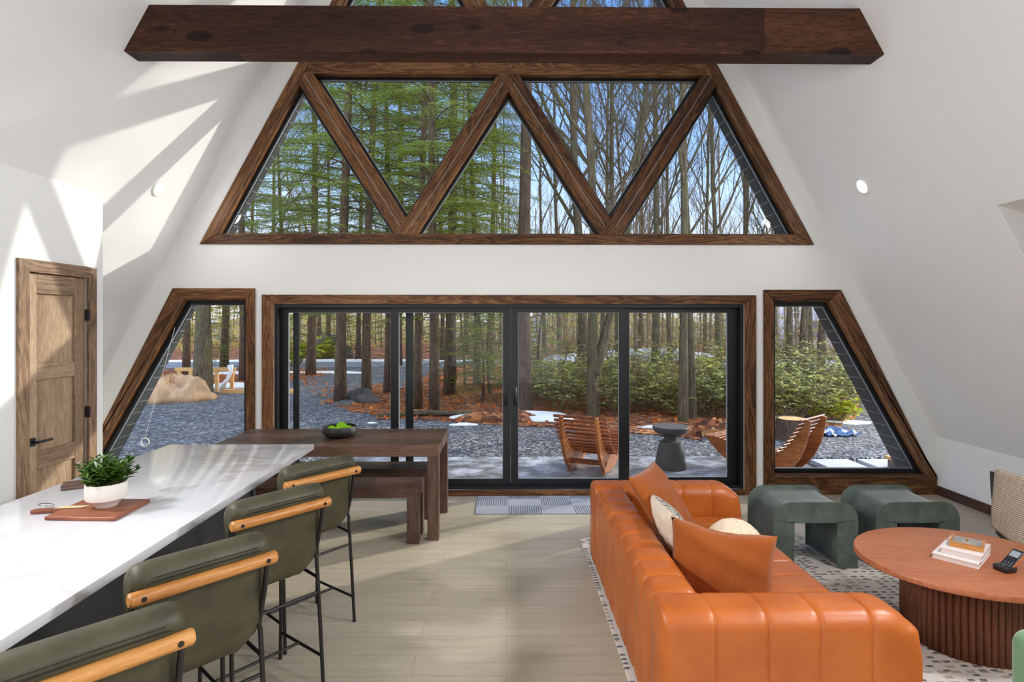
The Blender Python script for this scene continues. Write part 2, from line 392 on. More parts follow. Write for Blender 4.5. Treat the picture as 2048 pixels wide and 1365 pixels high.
M['hwin'] = plain('dark_window', (60,64,70), .2)
M['rock'] = plain('grey_boulder', (92,86,82), .9, .3, 5, .8, 12)
M['bright'] = plain('red_paint', (190,30,24), .5)
# ================================================================ the room shell
K = .5405; XS = 4.962                                  # the roof planes: |x| = XS - K z
XC = .02
def slope_x(z): return XS - K*z
YB = -4.2                                              # back of the room, behind the camera
def inset(poly, d):
    n = len(poly); area = sum(poly[i][0]*poly[(i+1) % n][1] - poly[(i+1) % n][0]*poly[i][1] for i in range(n))
    sg = 1 if area > 0 else -1; L = []
    for i in range(n):
        a = Vector(poly[i]); b = Vector(poly[(i+1) % n]); e = (b-a).normalized(); nn = Vector((-e.y, e.x))*sg
        dd = d[i] if hasattr(d, '__len__') else d
        L.append((a + nn*dd, e))
    out = []
    for i in range(n):
        p, e = L[i-1]; q, g = L[i]
        den = e.x*g.y - e.y*g.x; w = q - p; t = (w.x*g.y - w.y*g.x)/den
        r = p + e*t; out.append((r.x, r.y))
    return out
def board(name, poly, y0, y1, mat, parent, a=None, b=None):
    """a flat board in the gable plane with its grain (local x) running from a to b"""
    if a is None:
        n = len(poly); k = max(range(n), key=lambda i: (Vector(poly[i])-Vector(poly[(i+1) % n])).length); a, b = poly[k], poly[(k+1) % n]
    e = (Vector(b)-Vector(a)).normalized(); o0 = Vector(poly[0])
    P = [((Vector(p)-o0).dot(e), (Vector(p)-o0).dot(Vector((-e.y, e.x)))) for p in poly]
    ym = (y0+y1)/2
    mb = MB().prism(P, y0-ym, y1-ym)
    o = link_mesh(name, mb, mat, False)
    W = Matrix(((e.x, 0, -e.y, o0.x), (0, 1, 0, ym), (e.y, 0, e.x, o0.y), (0, 0, 0, 1)))
    o.parent = parent; o.matrix_local = Matrix.Translation(-Vector(parent.location)) @ W if parent else W
    m = o.modifiers.new('edge', 'BEVEL'); m.width = .003; m.segments = 1; m.limit_method = 'ANGLE'
    return o
def ring(name, poly, d, y0, y1, mat, parent, skip=()):
    q = inset(poly, d); n = len(poly)
    for i in range(n):
        if i in skip: continue
        j = (i+1) % n
        board(name, [poly[i], poly[j], q[j], q[i]], y0, y1, mat, parent, poly[i], poly[j])
    return q
def solid_ring(name, poly, d, y0, y1, mat, parent):
    """one closed frame as a single mesh"""
    q = inset(poly, d); n = len(poly); mb = MB()
    for i in range(n):
        j = (i+1) % n; mb.prism([poly[i], poly[j], q[j], q[i]], y0, y1)
    for k in range(len(mb.v)): mb.v[k] = (mb.v[k][0]-parent.location[0], mb.v[k][1]-parent.location[1], mb.v[k][2]-parent.location[2])
    obj(name, mb, mat, parent, False); return q
def pane(name, poly, y0, y1, mat, parent):
    mb = MB().prism([(x-parent.location[0], z-parent.location[2]) for x, z in poly], y0-parent.location[1], y1-parent.location[1])
    return obj(name, mb, mat, parent, False)

# floor
o = struct('floor', MB().box(-4.9, 4.9, YB-.2, D+.16, -.12, 0), M['floor'])
# roof planes seen from inside, knee walls
KZ = .62; KX = slope_x(KZ)
TK = .18
APZ = XS/K
def slope_panel(sx, y0, y1, z0, z1):
    a, b = slope_x(z0)*sx, slope_x(z1)*sx; t = TK*sx*1.14
    return ([(a,y0,z0),(a,y1,z0),(b,y1,z1),(b,y0,z1),(a+t,y0,z0),(a+t,y1,z0),(b+t,y1,z1),(b+t,y0,z1)],
            [(0,1,2,3),(7,6,5,4),(0,4,5,1),(1,5,6,2),(2,6,7,3),(3,7,4,0)])
struct('ceiling_left', MB().add(*slope_panel(-1, YB, D+.001, KZ-.02, APZ)), M['wall'], smooth=False)
DY0, DY1, DZ0, DZ1 = 2.35, 4.09, 1.35, 2.68           # the dormer opening in the right hand slope
mb = MB()
for a in ((YB, DY0, KZ-.02, APZ), (DY1, D+.001, KZ-.02, APZ), (DY0, DY1, DZ1, APZ), (DY0, DY1, KZ-.02, DZ0)): mb.add(*slope_panel(1, *a))
struct('ceiling_right', mb, M['wall'], smooth=False)
# dormer: sloping lid, two cheeks, sill and outer wall
x1, x0 = slope_x(DZ1), slope_x(DZ0); xo = 5.5; zo = DZ1 - .3*(xo-x1)
mb = MB()
mb.prism([(x1, DZ1), (xo, zo), (xo, zo+.12), (x1+.02, DZ1+.12)], DY0-.1, DY1+.1)
mb.prism([(x0+.003, DZ0), (x1+.003, DZ1), (xo, zo), (xo, DZ0)], DY1-.004, DY1+.1); mb.prism([(x0+.003, DZ0), (x1+.003, DZ1), (xo, zo), (xo, DZ0)], DY0-.1, DY0+.004)
mb.box(x0, xo, DY0-.1, DY1+.1, DZ0-.1, DZ0); mb.box(xo, xo+.1, DY0-.1, DY1+.1, DZ0-.1, zo+.12)
struct('wall_dormer', mb, M['wall'], smooth=False)
for sx, nm in ((1, 'right'), (-1, 'left')):
    struct('wall_'+nm, MB().box(min(KX*sx, (KX+.15)*sx), max(KX*sx, (KX+.15)*sx), YB, D, 0, KZ), M['wall'], smooth=False)
    r = sroot('baseboard_'+nm, (KX*sx, 0, 0))
    x = (-.016 if sx > 0 else 0)
    obj('board', MB().box(-.016 if sx > 0 else 0, 0 if sx > 0 else .016, YB, D-.02, 0, .095), wood('dark_base_'+nm, (44,28,26), (78,54,48), (112,84,70), 'y', cath=.4), r, False)

# ---- gable wall with its openings
TRI = lambda z0, z1, w0, c=XC: [(c-w0, z0), (c+w0, z0), (c+w0-K*(z1-z0), z1), (c-w0+K*(z1-z0), z1)]
ZB0 = 2.675; W0 = 3.27; AP = ZB0 + W0/K
big = [(XC-W0, ZB0), (XC+W0, ZB0), (XC, AP)]
big_in = inset(big, .1)
r_out = [FX(1526, 978), (slope_x(.075)-.33, FX(1526,978)[1]), (4.555, .165), FX(1680, 580), FX(1526, 580)]
r_out[1] = (4.61, r_out[0][1]); r_out[2] = (4.61, FX(1874,957)[1])
r_in = [FX(1545, 953), FX(1857, 953), FX(1661, 601), FX(1545, 601)]
def mir(p): return (2*XC - p[0], p[1])
xl = FX(511, 600)[0]; xli = FX(494, 600)[0]; zt = FX(400, 577)[1]; zti = FX(400, 598)[1]
l_in = [(xli, r_in[0][1]), (xli, zti), None, mir(r_in[1])]
def on_line(p, q, z): t = (z-p[1])/(q[1]-p[1]); return (p[0]+(q[0]-p[0])*t, z)
l_in[2] = on_line(mir(r_in[1]), mir(r_in[2]), zti)
l_in = l_in[::1]
s_out = [FX(525, 991), FX(1511, 991), FX(1511, 591), FX(525, 590)]; s_out[0] = (s_out[0][0], 0); s_out[1] = (s_out[1][0], 0)
s_in = [(FX(548, 700)[0], .06), (FX(1488, 700)[0], .06), (FX(1488, 700)[0], FX(1000, 609)[1]), (FX(548, 700)[0], FX(1000, 609)[1])]
outer = [(-KX-.15, 0), (KX+.15, 0), (KX+.15, KZ), (slope_x(KZ)+.1, KZ), (.1, APZ), (-.1, APZ), (-slope_x(KZ)-.1, KZ), (-KX-.15, KZ)]
holes = [big_in, r_in, [l_in[0], l_in[3], l_in[2], l_in[1]], [(s_in[0][0], 0.0005), (s_in[1][0], 0.0005), s_in[2], s_in[3]]]
def wall_mesh(outer, holes, y0, y1):
    polys = [[Vector((x, z, 0)) for x, z in outer]] + [[Vector((x, z, 0)) for x, z in h] for h in holes]
    tr = tessellate_polygon(polys); pts = [p for q in polys for p in q]; n = len(pts)
    V = [(p.x, y0, p.y) for p in pts] + [(p.x, y1, p.y) for p in pts]
    Fc = [tuple(t) for t in tr] + [tuple(i+n for i in t)[::-1] for t in tr]; b = 0
    for q in polys:
        k = len(q)
        for i in range(k): Fc.append((b+i, b+(i+1) % k, b+(i+1) % k+n, b+i+n))
        b += k
    return MB().add(V, Fc)
struct('wall_front', wall_mesh(outer, holes, D, D+.2), M['wall'], smooth=False)
# the opposite gable behind the camera, with a glazed opening too
bh = inset([(-3.3, 2.4), (3.3, 2.4), (0, 2.4+3.3/K)], .1)
struct('wall_back', wall_mesh(outer, [[(-1.6,.1),(1.6,.1),(1.6,2.1),(-1.6,2.1)]], YB-.2, YB), M['wall'], smooth=False)

JD = .12
# window_1: the big lattice window
w1 = sroot('window_1', (XC, D, ZB0))
ring('trim_board', big, .1, D-.022, D-.001, M['trim'], w1)
ring('jamb', big_in, .018, D-.001, D+JD+.03, M['trim'], w1)
z1b = FX(1000, 150)[1]; BH = z1b - (ZB0+.1)               # height of one lattice band
TB = .2                                                   # thickness of the rails between bands
def band_nodes(z0, w0, n):    # bottom nodes x positions for a band whose base is w0 wide each side with n cells
    return [XC - w0 + 2*w0*i/n for i in range(n+1)]
MW = .19
MC = [0]
def member(p, q, w=MW):
    MC[0] += 1; dz_ = .0012*MC[0]
    p = Vector(p); q = Vector(q); e = (q-p).normalized(); n = Vector((-e.y, e.x))*(w/2)
    for side, (a, b) in (('l', (p-n, p)), ('r', (p, p+n))): pass
    # clip the ends level by cutting along z
    def at(z, off): t = (z - p.y)/e.y; return (p.x + e.x*t + off/abs(e.y)*1, z)
    za, zb = p.y, q.y
    for sgn, (o0, o1) in enumerate(((-w/2, -.004), (.004, w/2))):
        poly = [at(za+.0, o0), at(za+.0, o1), at(zb, o1), at(zb, o0)]
        board('mullion_board', poly, D-.012-dz_, D+JD+.015+dz_, M['trim'], w1, poly[0], poly[3])
    poly = [at(za, -.005), at(za, .005), at(zb, .005), at(zb, -.005)]
    pane('caulk_line', poly, D-.006-dz_, D+JD, M['gasket'], w1)
def glaze(poly, parent, yy=None, fw=.026):
    yy = D+JD if yy is None else yy
    if sum(poly[i][0]*poly[(i+1) % len(poly)][1]-poly[(i+1) % len(poly)][0]*poly[i][1] for i in range(len(poly))) < 0: poly = poly[::-1]
    q = solid_ring('sash', poly, fw, yy-.05, yy+.02, M['black'], parent)
    g = solid_ring('gasket', q, .006, yy-.03, yy-.01, M['gasket'], parent)
    return pane('pane', inset(q, -.006), yy-.023, yy-.017, M['glass'], parent)
z0 = ZB0 + .1; hw = W0 - K*.1 - .113
bands = [(z0, z0+BH, 3), (z0+BH+TB, z0+2*BH+TB, 2), (z0+2*BH+2*TB, None, 1)]
NW = W0*2/3                                                # cell width measured on the outer triangle base
inner = lambda z: (W0 - .113 - K*(z-ZB0))
cellw = 2.18
for bi, (za, zb, n) in enumerate(bands):
    hwa = inner(za)
    if zb is None:
        zb = ZB0 + (W0-.113)/K
        glaze([(XC-hwa+.02, za), (XC+hwa-.02, za), (XC, zb-.03)], w1); break
    hwb = inner(zb)
    # bottom nodes and top nodes
    bot = [XC + (i - n/2)*cellw for i in range(n+1)]; top = [XC + (i - (n-1)/2)*cellw for i in range(n)]
    bot[0] = XC-hwa-.06; bot[-1] = XC+hwa+.06
    segs = []
    for i in range(n):
        if i > 0: segs.append(((bot[i], za), (top[i], zb)))
        if i < n-1: segs.append(((bot[i+1], za), (top[i], zb)))
    for p, q in segs: member(p, q)
    h = MW/2*1.137 + .004
    cur = []
    def L(p, q, off): # shifted line evaluated at z
        return lambda z: p[0] + (q[0]-p[0])*(z-p[1])/(q[1]-p[1]) + off
    lines = sorted(segs, key=lambda s: (s[0][0]+s[1][0])/2)
    left = lambda z: XC - inner(z) + .018; right = lambda z: XC + inner(z) - .018
    edges = [(left, left)] + [(L(p, q, -h), L(p, q, h)) for p, q in lines] + [(right, right)]
    for a, b in zip(edges[:-1], edges[1:]):
        fl, fr = a[1], b[0]
        wa, wb = fr(za)-fl(za), fr(zb)-fl(zb)
        if wa > .05 and wb > .05: poly = [(fl(za), za), (fr(za), za), (fr(zb), zb), (fl(zb), zb)]
        elif wa > wb:
            t = wa/(wa-wb); zc = za + (zb-za)*min(1, t) - .01; xm = (fl(zc)+fr(zc))/2; poly = [(fl(za), za), (fr(za), za), (xm, zc)]
        else:
            t = wa/(wa-wb); zc = za + (zb-za)*max(0, t) + .01; xm = (fl(zc)+fr(zc))/2; poly = [(fr(zb), zb), (fl(zb), zb), (xm, zc)]
        glaze(poly, w1)
    # the rail above this band
    zr = zb + TB
    board('transom', [(XC-inner(zb)-.05, zb), (XC+inner(zb)+.05, zb), (XC+inner(zr)+.05, zr), (XC-inner(zr)-.05, zr)], D-.014, D+JD+.03, M['trim'], w1)

# window_2 (right) and window_3 (left): trapezoids under the slopes
def trap(name, outp, inp, flip):
    w = sroot(name, (inp[0][0], D, 0))
    n = len(inp)
    return w
w2 = sroot('window_2', (FX(1526, 900)[0], D, 0))
o_bl, o_br = r_out[0], (4.61, r_out[0][1])
o_c = r_out[2]; o_tr = r_out[3]; o_tl = r_out[4]
def trims(parent, m=lambda p: p, xin=None):
    a, b, c, d = [m(p) for p in r_in]; A, B, C, Dd, E = m(o_bl), m(o_br), m(o_c), m(o_tr), m(o_tl)
    return a, b, c, d, A, B, C, Dd, E
a, b, c, d = r_in
board('trim_board', [o_bl, o_br, (o_c[0], b[1]-.0), (a[0], a[1])], D-.022, D-.001, M['trim'], w2, o_bl, o_br)
board('trim_board', [b, (o_c[0], b[1]), o_c, o_tr, c], D-.022, D-.001, M['trim'], w2, o_c, o_tr)
board('trim_board', [c, o_tr, o_tl, d], D-.022, D-.001, M['trim'], w2, o_tl, o_tr)
board('trim_board', [o_bl, a, d, o_tl], D-.022, D-.001, M['trim'], w2, o_bl, o_tl)
q = ring('jamb', [a, b, c, d], .016, D-.001, D+JD, M['trim'], w2); glaze(q, w2, fw=.045)
w3 = sroot('window_3', (xl, D, 0))
A = (xl, o_bl[1]); E = (xl, zt); Dd = on_line(mir(o_c), mir(o_tr), zt); C = mir(o_c); B = mir(o_br)
a, d, c, b = l_in
board('trim_board', [A, B, (C[0], b[1]), a], D-.022, D-.001, M['trim'], w3, A, B)
board('trim_board', [b, (C[0], b[1]), C, Dd, c], D-.022, D-.001, M['trim'], w3, C, Dd)
board('trim_board', [c, Dd, E, d], D-.022, D-.001, M['trim'], w3, E, Dd)
board('trim_board', [A, a, d, E], D-.022, D-.001, M['trim'], w3, A, E)
q = ring('jamb', [b, a, d, c], .016, D-.001, D+JD, M['trim'], w3); glaze(q, w3, fw=.045)
# base strip under the gable windows
bs = sroot('baseboard_front', (0, D, 0))
board('board', [(s_out[1][0]+.0, 0), (4.62, 0), (4.62, o_bl[1]-.001), (s_out[1][0], o_bl[1]-.001)], D-.02, D-.001, M['trim'], bs)
board('board', [(-4.62, 0), (s_out[0][0], 0), (s_out[0][0], o_bl[1]-.001), (-4.62, o_bl[1]-.001)], D-.02, D-.001, M['trim'], bs)

# door_1: four panel sliding glass door
d1 = sroot('door_1', (XC, D, 0))
q = s_in
board('trim_board', [(s_out[0][0], 0), (s_in[0][0], 0), s_in[3], s_out[3]], D-.024, D-.001, M['trim'], d1, (s_out[0][0], 0), s_out[3])
board('trim_board', [(s_in[1][0], 0), (s_out[1][0], 0), s_out[2], s_in[2]], D-.024, D-.001, M['trim'], d1, (s_out[1][0], 0), s_out[2])
board('trim_board', [s_in[3], s_in[2], s_out[2], s_out[3]], D-.024, D-.001, M['trim'], d1, s_out[3], s_out[2])
board('sill_board', [(s_in[0][0], .001), (s_in[1][0], .001), (s_in[1][0], .055), (s_in[0][0], .055)], D-.03, D+.02, M['trim'], d1)
fy = D + .06
fr = solid_ring('door_frame', s_in, .035, fy-.05, fy+.12, M['black'], d1)
gz0, gz1 = FX(0, 964)[1], FX(0, 625)[1]
px = [(569, 778), (795, 1006), (1036, 1240), (1262, 1462)]
stile = [(FX(fa, 700)[0], FX(fb, 700)[0]) for fa, fb in px]
lim = [(fr[0][0], FX(787,700)[0]), (FX(785,700)[0], FX(1021,700)[0]), (FX(1021.5,700)[0], FX(1252,700)[0]), (FX(1250,700)[0], fr[1][0])]
for i in range(4):
    y0 = fy + (.035 if i in (0, 3) else -.01)
    xa, xb = lim[i]; ga, gb = stile[i]; zz0, zz1 = fr[0][1], fr[2][1]
    mb = MB()
    for bx in ((xa, ga, zz0, zz1), (gb, xb, zz0, zz1), (ga, gb, zz0, gz0), (ga, gb, gz1, zz1)):
        mb.box(bx[0]-XC, bx[1]-XC, y0-D, y0+.04-D, bx[2], bx[3])
    o = obj('door_panel', mb, M['black'], d1, False)
    ins = [(ga, gz0), (gb, gz0), (gb, gz1), (ga, gz1)]
    mb = MB(); qq = inset(ins, .005)
    for k in range(4): mb.prism([(p[0]-XC, p[1]) for p in (ins[k], ins[(k+1) % 4], qq[(k+1) % 4], qq[k])], y0+.01-D, y0+.03-D)
    obj('gasket', mb, M['gasket'], o, False)
    obj('pane', MB().prism([(ga-XC, gz0), (gb-XC, gz0), (gb-XC, gz1), (ga-XC, gz1)], y0+.018-D, y0+.023-D), M['glass'], o, False)
    if i in (1, 2):
        hx = FX(1011 if i == 1 else 1031, 700)[0] - XC; hz0, hz1 = FX(0, 812)[1], FX(0, 778)[1]
        mb = MB().tube([(hx, y0-D, hz0), (hx, y0-.035-D, hz0+.02), (hx, y0-.045-D, (hz0+hz1)/2), (hx, y0-.035-D, hz1-.02), (hx, y0-D, hz1)], .011, 8)
        mb.rbox(hx-.02, hx+.02, y0-.008-D, y0-D, hz0-.02, hz1+.02, .004)
        obj('door_handle', mb, M['plastic'], o)
# screens standing outside the glass: two dark uprights
for pxx, w in ((594, 11), (820, 15)):
    xx = onY(pxx, 700, fy+.16).x - XC
    obj('screen_stile', MB().box(xx-w/2/180, xx+w/2/180, fy+.13-D, fy+.155-D, .07, gz1+.04), M['black'], d1, False)

# roof overhang outside, right and left
for sx, nm in ((1, 'right'), (-1, 'left')):
    e = Vector((-K*sx, 1)).normalized(); ang = math.atan2(1, -K*sx)
    xi = XS - .30
    P = [(xi*sx+K*sx*.4, -.4), ((xi - K*APZ+.35)*sx, APZ-.3), ((xi-K*APZ+.85)*sx, APZ-.3), ((xi+.5+K*.4)*sx, -.4)]
    r = sroot('trim_%d' % (1 if sx > 0 else 2), (0, D+.2, 0))
    board('rake_soffit', P, D+.205, D+.62, M['fascia'], r, P[0], P[1])

# door_2: the closet on the left: box walls, trim, panelled door
CX = -3.39; CY0, CY1 = 3.87, 4.86
zc = (XS + CX)/K
def closet_wall():
    mb = MB()
    # wall with the door hole, facing +x
    dy0, dy1, dz = 4.095-.015, 4.674+.015, 2.215
    for (a, b, zz0, zz1) in ((CY0, dy0, 0, zc), (dy1, CY1, 0, zc), (dy0, dy1, dz, zc)): mb.box(CX-.1, CX, a, b, zz0, zz1-.0)
    zq = (XS+CX-.1)/K
    mb.prism([(CX-.1, 0), (CX-.1, zq), (-KX, KZ), (-KX, 0)], CY0, CY0+.1); mb.prism([(CX-.1, 0), (CX-.1, zq), (-KX, KZ), (-KX, 0)], CY1-.1, CY1)
    return mb
struct('wall_closet', closet_wall(), M['wall'], smooth=False)
d2 = sroot('door_2', (CX, 4.095, 0), PI/2)                 # local x runs into the room depth, local -y faces the room
dw = 4.674-4.095; dh = 2.2
def lb(name, x0, x1, y0, y1, z0, z1, mat, r=.004, par=None): return obj(name, MB().rbox(x0, x1, y0, y1, z0, z1, r, 1), mat, par or d2, 35)
T_ = .088
tz = wood('closet_casing_upright', (88,66,50), (138,110,86), (180,152,124), 'z', cath=.5, fine=60); tx = wood('closet_casing_head', (88,66,50), (138,110,86), (180,152,124), 'x', cath=.5, fine=60)
def miter(name, P, mat): return obj(name, MB().prism(P, -.022, 0), mat, d2, False)
miter('trim_board', [(-T_, 0), (0, 0), (0, dh), (-T_, dh+T_)], tz); miter('trim_board', [(dw, 0), (dw+T_, 0), (dw+T_, dh+T_), (dw, dh)], tz)
miter('trim_board', [(0, dh), (dw, dh), (dw+T_, dh+T_), (-T_, dh+T_)], tx)
miter('jamb', [(-.016, 0), (.003, 0), (.003, dh-.003), (-.016, dh-.003)], tz).location.y = .05; miter('jamb', [(dw-.003, 0), (dw+.016, 0), (dw+.016, dh-.003), (dw-.003, dh-.003)], tz).location.y = .05; miter('jamb', [(-.016, dh-.003), (dw+.016, dh-.003), (dw+.016, dh+.016), (-.016, dh+.016)], tx).location.y = .05
slab = obj('door_panel', MB().box(.004, dw-.004, .034, .046, .01, dh-.004), M['doorz'], d2, False)
st = .105
for x0, x1 in ((.004, st), (dw-st, dw-.004)): lb('stile', x0, x1, .012, .046, .01, dh-.004, M['doorz'])
for z0_, z1_ in ((.01, .22), (.77, .90), (1.42, 1.535), (2.05, dh-.004)): lb('rail', st, dw-st, .0125, .046, z0_, z1_, M['doorx'])
hz = .98
hd = obj('door_handle', MB().rbox(.03, .085, .004, .012, hz-.03, hz+.03, .002, 1), M['plastic'], d2)
obj('lever', MB().rbox(.05, .066, -.04, .006, hz-.008, hz+.008, .002, 1).rbox(.05, .18, -.048, -.036, hz-.009, hz+.011, .003, 1), M['plastic'], hd)
for zz in (1.9, 1.12, .25): lb('hinge', dw-.004, dw+.012, -.026, .012, zz-.045, zz+.045, M['plastic'], .002)
# closet side things: round thermostat half seen at the left edge
t = thing('wall_thermostat', 'small round grey wall dial at the left edge beside the closet door', 'thermostat', (-3.47, CY0, 1.80))
obj('body', MB().lathe([(0, 0), (.05, 0), (.05, .012), (.045, .02), (0, .02)], 24), M['whitep'], t).rotation_euler = (PI/2, 0, 0)
obj('dial', MB().lathe([(0, .02), (.03, .02), (.028, .03), (0, .03)], 24), M['hwin'], t).rotation_euler = (PI/2, 0, 0)

# ceiling beam
bm_ = thing('ceiling_beam', 'long dark stained timber beam spanning between the two white slopes', 'beam', (0, 4.42, 3.875))
zb0, zb1 = 0, .348
def bx(z): return slope_x(3.875+z)+.0
half = lambda xa, xb, n: None
fr_ = [(-bx(0), 0), (bx(0), 0), (bx(.348), .348), (-bx(.348), .348)]
jx = 1.95; jx2 = -2.03
lo = .03
obj('front_board', MB().prism([(-bx(0), 0), (jx, 0), (jx, .348), (-bx(.348), .348)], -.085, -.06), M['beam'], bm_, False)
obj('front_board', MB().prism([(jx+.002, 0), (bx(0), 0), (bx(.348), .348), (jx+.002, .348)], -.085, -.06), M['beam'], bm_, False)
obj('bottom_board', MB().prism([(jx2, 0.0), (bx(0), 0.0), (bx(.025), .025), (jx2, .025)], -.06, .085), M['beam'], bm_, False)
obj('bottom_board', MB().prism([(-bx(0), 0.0), (jx2-.002, 0.0), (jx2-.002, .025), (-bx(.025), .025)], -.06, .085), M['beam'], bm_, False)
obj('core', MB().prism([(-bx(.025), .025), (bx(.025), .025), (bx(.346), .346), (-bx(.346), .346)], -.06, .085), M['beam'], bm_, False)

# two recessed lights on the slopes, then added fill lights out of view
def downlight(name, label, sx, y, z, r, w, strength, grp=None, spread=100):
    x = slope_x(z)*sx
    o = thing(name, label, 'ceiling light', (x, y, z), 0, grp)
    nrm = Vector((-sx*1.0, 0, -K)).normalized()
    o.rotation_euler = nrm.to_track_quat('Z', 'Y').to_euler()
    obj('bezel', MB().lathe([(r*.74, 0), (r, 0), (r, .006), (r*.92, .012), (r*.76, .012), (r*.74, .004)], 40), M['whitep'], o)
    obj('lens', MB().lathe([(0, .005), (r*.75, .005), (r*.75, .0), (0, .0)], 40), M['lamp'], o)
    l = bpy.data.lights.new(name+'_source', 'AREA'); l.shape = 'DISK'; l.size = r*1.5; l.energy = w; l.color = (.985, .99, 1); l.spread = math.radians(spread)
    lo_ = bpy.data.objects.new('light_source', l); COL.objects.link(lo_); lo_.parent = o; lo_.location = (0, 0, .014); lo_.rotation_euler = (PI, 0, 0)
    return o
downlight('slope_light', 'round lit recessed light in the sunlit left slope above the closet', -1, 5.453, 3.11, .085, 4, 3, None, 170)
downlight('slope_light', 'round lit recessed light in the plain white right slope', 1, 5.27, 3.10, .085, 4, 3, None, 170)
for sx in (-1, 1):
    for yy, zz, w_, sp_a in ((2.3, 3.0, 44, 150), (.6, 3.0, 36, 150), (-1.6, 3.0, 30, 150), (-.5, 7.9, 18, 175)):  # unseen lamps added to brighten the slopes and floor
        downlight('slope_light', 'added round fill light on the slope, out of view', sx, yy, zz, .26, w_, 3, 'added fill lights out of view', sp_a)
# ================================================================ kitchen island
IT = .91
def W(px, py, z): p = onZ(px, py, z); return (p.x, p.y)
isl = thing('kitchen_island', 'long charcoal kitchen island body under the white quartz worktop', 'kitchen island', (-2.2, 2.4, 0))
obj('body', MB().box(-.36, .42, -2.0, 1.62, .0, IT-.041), M['islb'], isl, False)
obj('end_panel', MB().rbox(-.38, .44, 1.62, 1.655, .0, IT-.041, .003, 1), M['islb'], isl)
obj('bracket', MB().box(.3, .66, 1.74, 1.78, IT-.055, IT-.041), M['blackm'], isl, False)
xr, xl_, yf = -1.469, -2.565, 4.405
top = thing('island_worktop', 'white quartz worktop with tan veins on the kitchen island', 'worktop', (-2.2, 2.4, IT-.04))
obj('slab', MB().rbox(xl_+2.2, xr+2.2, -2.1, yf-2.4, 0, .04, .003, 2), M['quartz'], top)
# cutting board
A = Vector(W(88, 1037, IT+.012)); B = Vector(W(229, 1039, IT+.012)); C = Vector(W(301, 1001, IT+.012))
ex = (B-A).normalized(); ang = math.atan2(ex.y, ex.x); L = (B-A).length; ey = Vector((-ex.y, ex.x)); Wd = (C-B).dot(ey); sk = (C-B).dot(ex)
cb = thing('cutting_board', 'reddish brown wooden cutting board lying under the white plant pot', 'cutting board', (A.x, A.y, IT+.001), ang)
hx = Vector(W(67, 1023, IT+.012)); hy = (hx-A).dot(ey); hxx = (hx-A).dot(ex)
P = [(0, 0), (L, 0), (L+sk, Wd), (sk, Wd)]
mb = MB().prism(P, 0, .018, 'xy')
o = obj('board', mb, M['board'], cb, False); m = o.modifiers.new('edge', 'BEVEL'); m.width = .005; m.segments = 3
yh = .42*Wd; xh = sk*.42
mb = MB().prism([(xh+.03, yh-.035), (xh-.03, yh-.018), (hxx, hy-.02), (hxx-.012, hy), (hxx, hy+.022), (xh-.02, yh+.03), (xh+.05, yh+.05)], 0.0005, .0175, 'xy')
o = obj('handle', mb, M['board'], cb, False); m = o.modifiers.new('edge', 'BEVEL'); m.width = .004; m.segments = 2
p = W(112, 1012, IT+.03)
t = thing('gift_tag', 'folded kraft paper tag tied with brown string on the cutting board handle', 'tag', (p[0], p[1], IT+.021), ang+.15)
obj('card', MB().prism([(-.0, -.02), (.13, -.015), (.15, .012), (.02, .02)], .0, .0015, 'xy'), M['paper'], t, False)
obj('string', MB().tube([(-.05+.035*math.cos(q*.7), .01+.02*math.sin(q*.7), .004+.012*abs(math.sin(q*.35))) for q in range(14)], .0016, 5), M['hwin'], t)
p = W(143, 979, IT)
t = thing('slatted_trivet', 'small dark slatted wooden block at the island edge behind the plant', 'trivet', (p[0], p[1]+.02, IT+.001), .5)
for i in range(5): obj('slat', MB().rbox(-.055, .055, -.04+i*.02, -.026+i*.02, 0, .03, .002, 1), M['dinx'], t)
# potted plant
pc = onZ(200, 1018, IT+.02)
pot = thing('potted_plant', 'bushy green leafy plant in a white footed pot on the cutting board', 'plant', (pc.x-.0, pc.y+.045, IT+.0195))
pr = [(0, 0), (.046, 0), (.049, .004), (.053, .012), (.074, .034), (.086, .04), (.089, .047), (.089, .118), (.084, .118), (.084, .1), (0, .1)]
obj('pot', MB().lathe(pr, 48), M['ceramic'], pot)
obj('soil', MB().lathe([(0, .1), (.05, .104), (.0835, .101)], 24), M['soil'], pot)
rnd = random.Random(4); lf = MB(); sm = MB()
for i in range(46):
    a = rnd.uniform(0, 2*PI); lean = rnd.uniform(.05, 1.05); hgt = rnd.uniform(.07, .15)*(1.1-lean*.35)
    base = Vector((.05*math.cos(a)*rnd.random(), .05*math.sin(a)*rnd.random(), .1))
    tip = base + Vector((math.cos(a)*lean*.11, math.sin(a)*lean*.11, hgt))
    mid = (base+tip)/2 + Vector((0, 0, .015)); sm.tube([base, mid, tip], [.0025, .002, .0015], 5)
    for k in range(13):
        f = .3 + .7*k/12; c = base.lerp(tip, f); q = k*2.4+a; up = .25 + .75*(k/12)
        d = Vector((math.cos(q), math.sin(q), up*.9)).normalized(); ln = rnd.uniform(.042, .066)*(1.1-.4*k/12)
        s = d.cross(Vector((0, 0, 1))).normalized()*ln*.19; n = s.cross(d).normalized()
        lf.add([c, c+d*ln*.35+s+n*.003, c+d*ln*.7+s*.8+n*.001, c+d*ln-n*.006, c+d*ln*.7-s*.8+n*.001, c+d*ln*.35-s+n*.003, c+d*ln*.4-n*.002],
               [(0, 1, 6), (1, 2, 6), (2, 3, 6), (3, 4, 6), (4, 5, 6), (5, 0, 6)])
obj('foliage', lf, M['pleaf'], pot, False, fix=False); obj('stems', sm, M['stems'], pot)

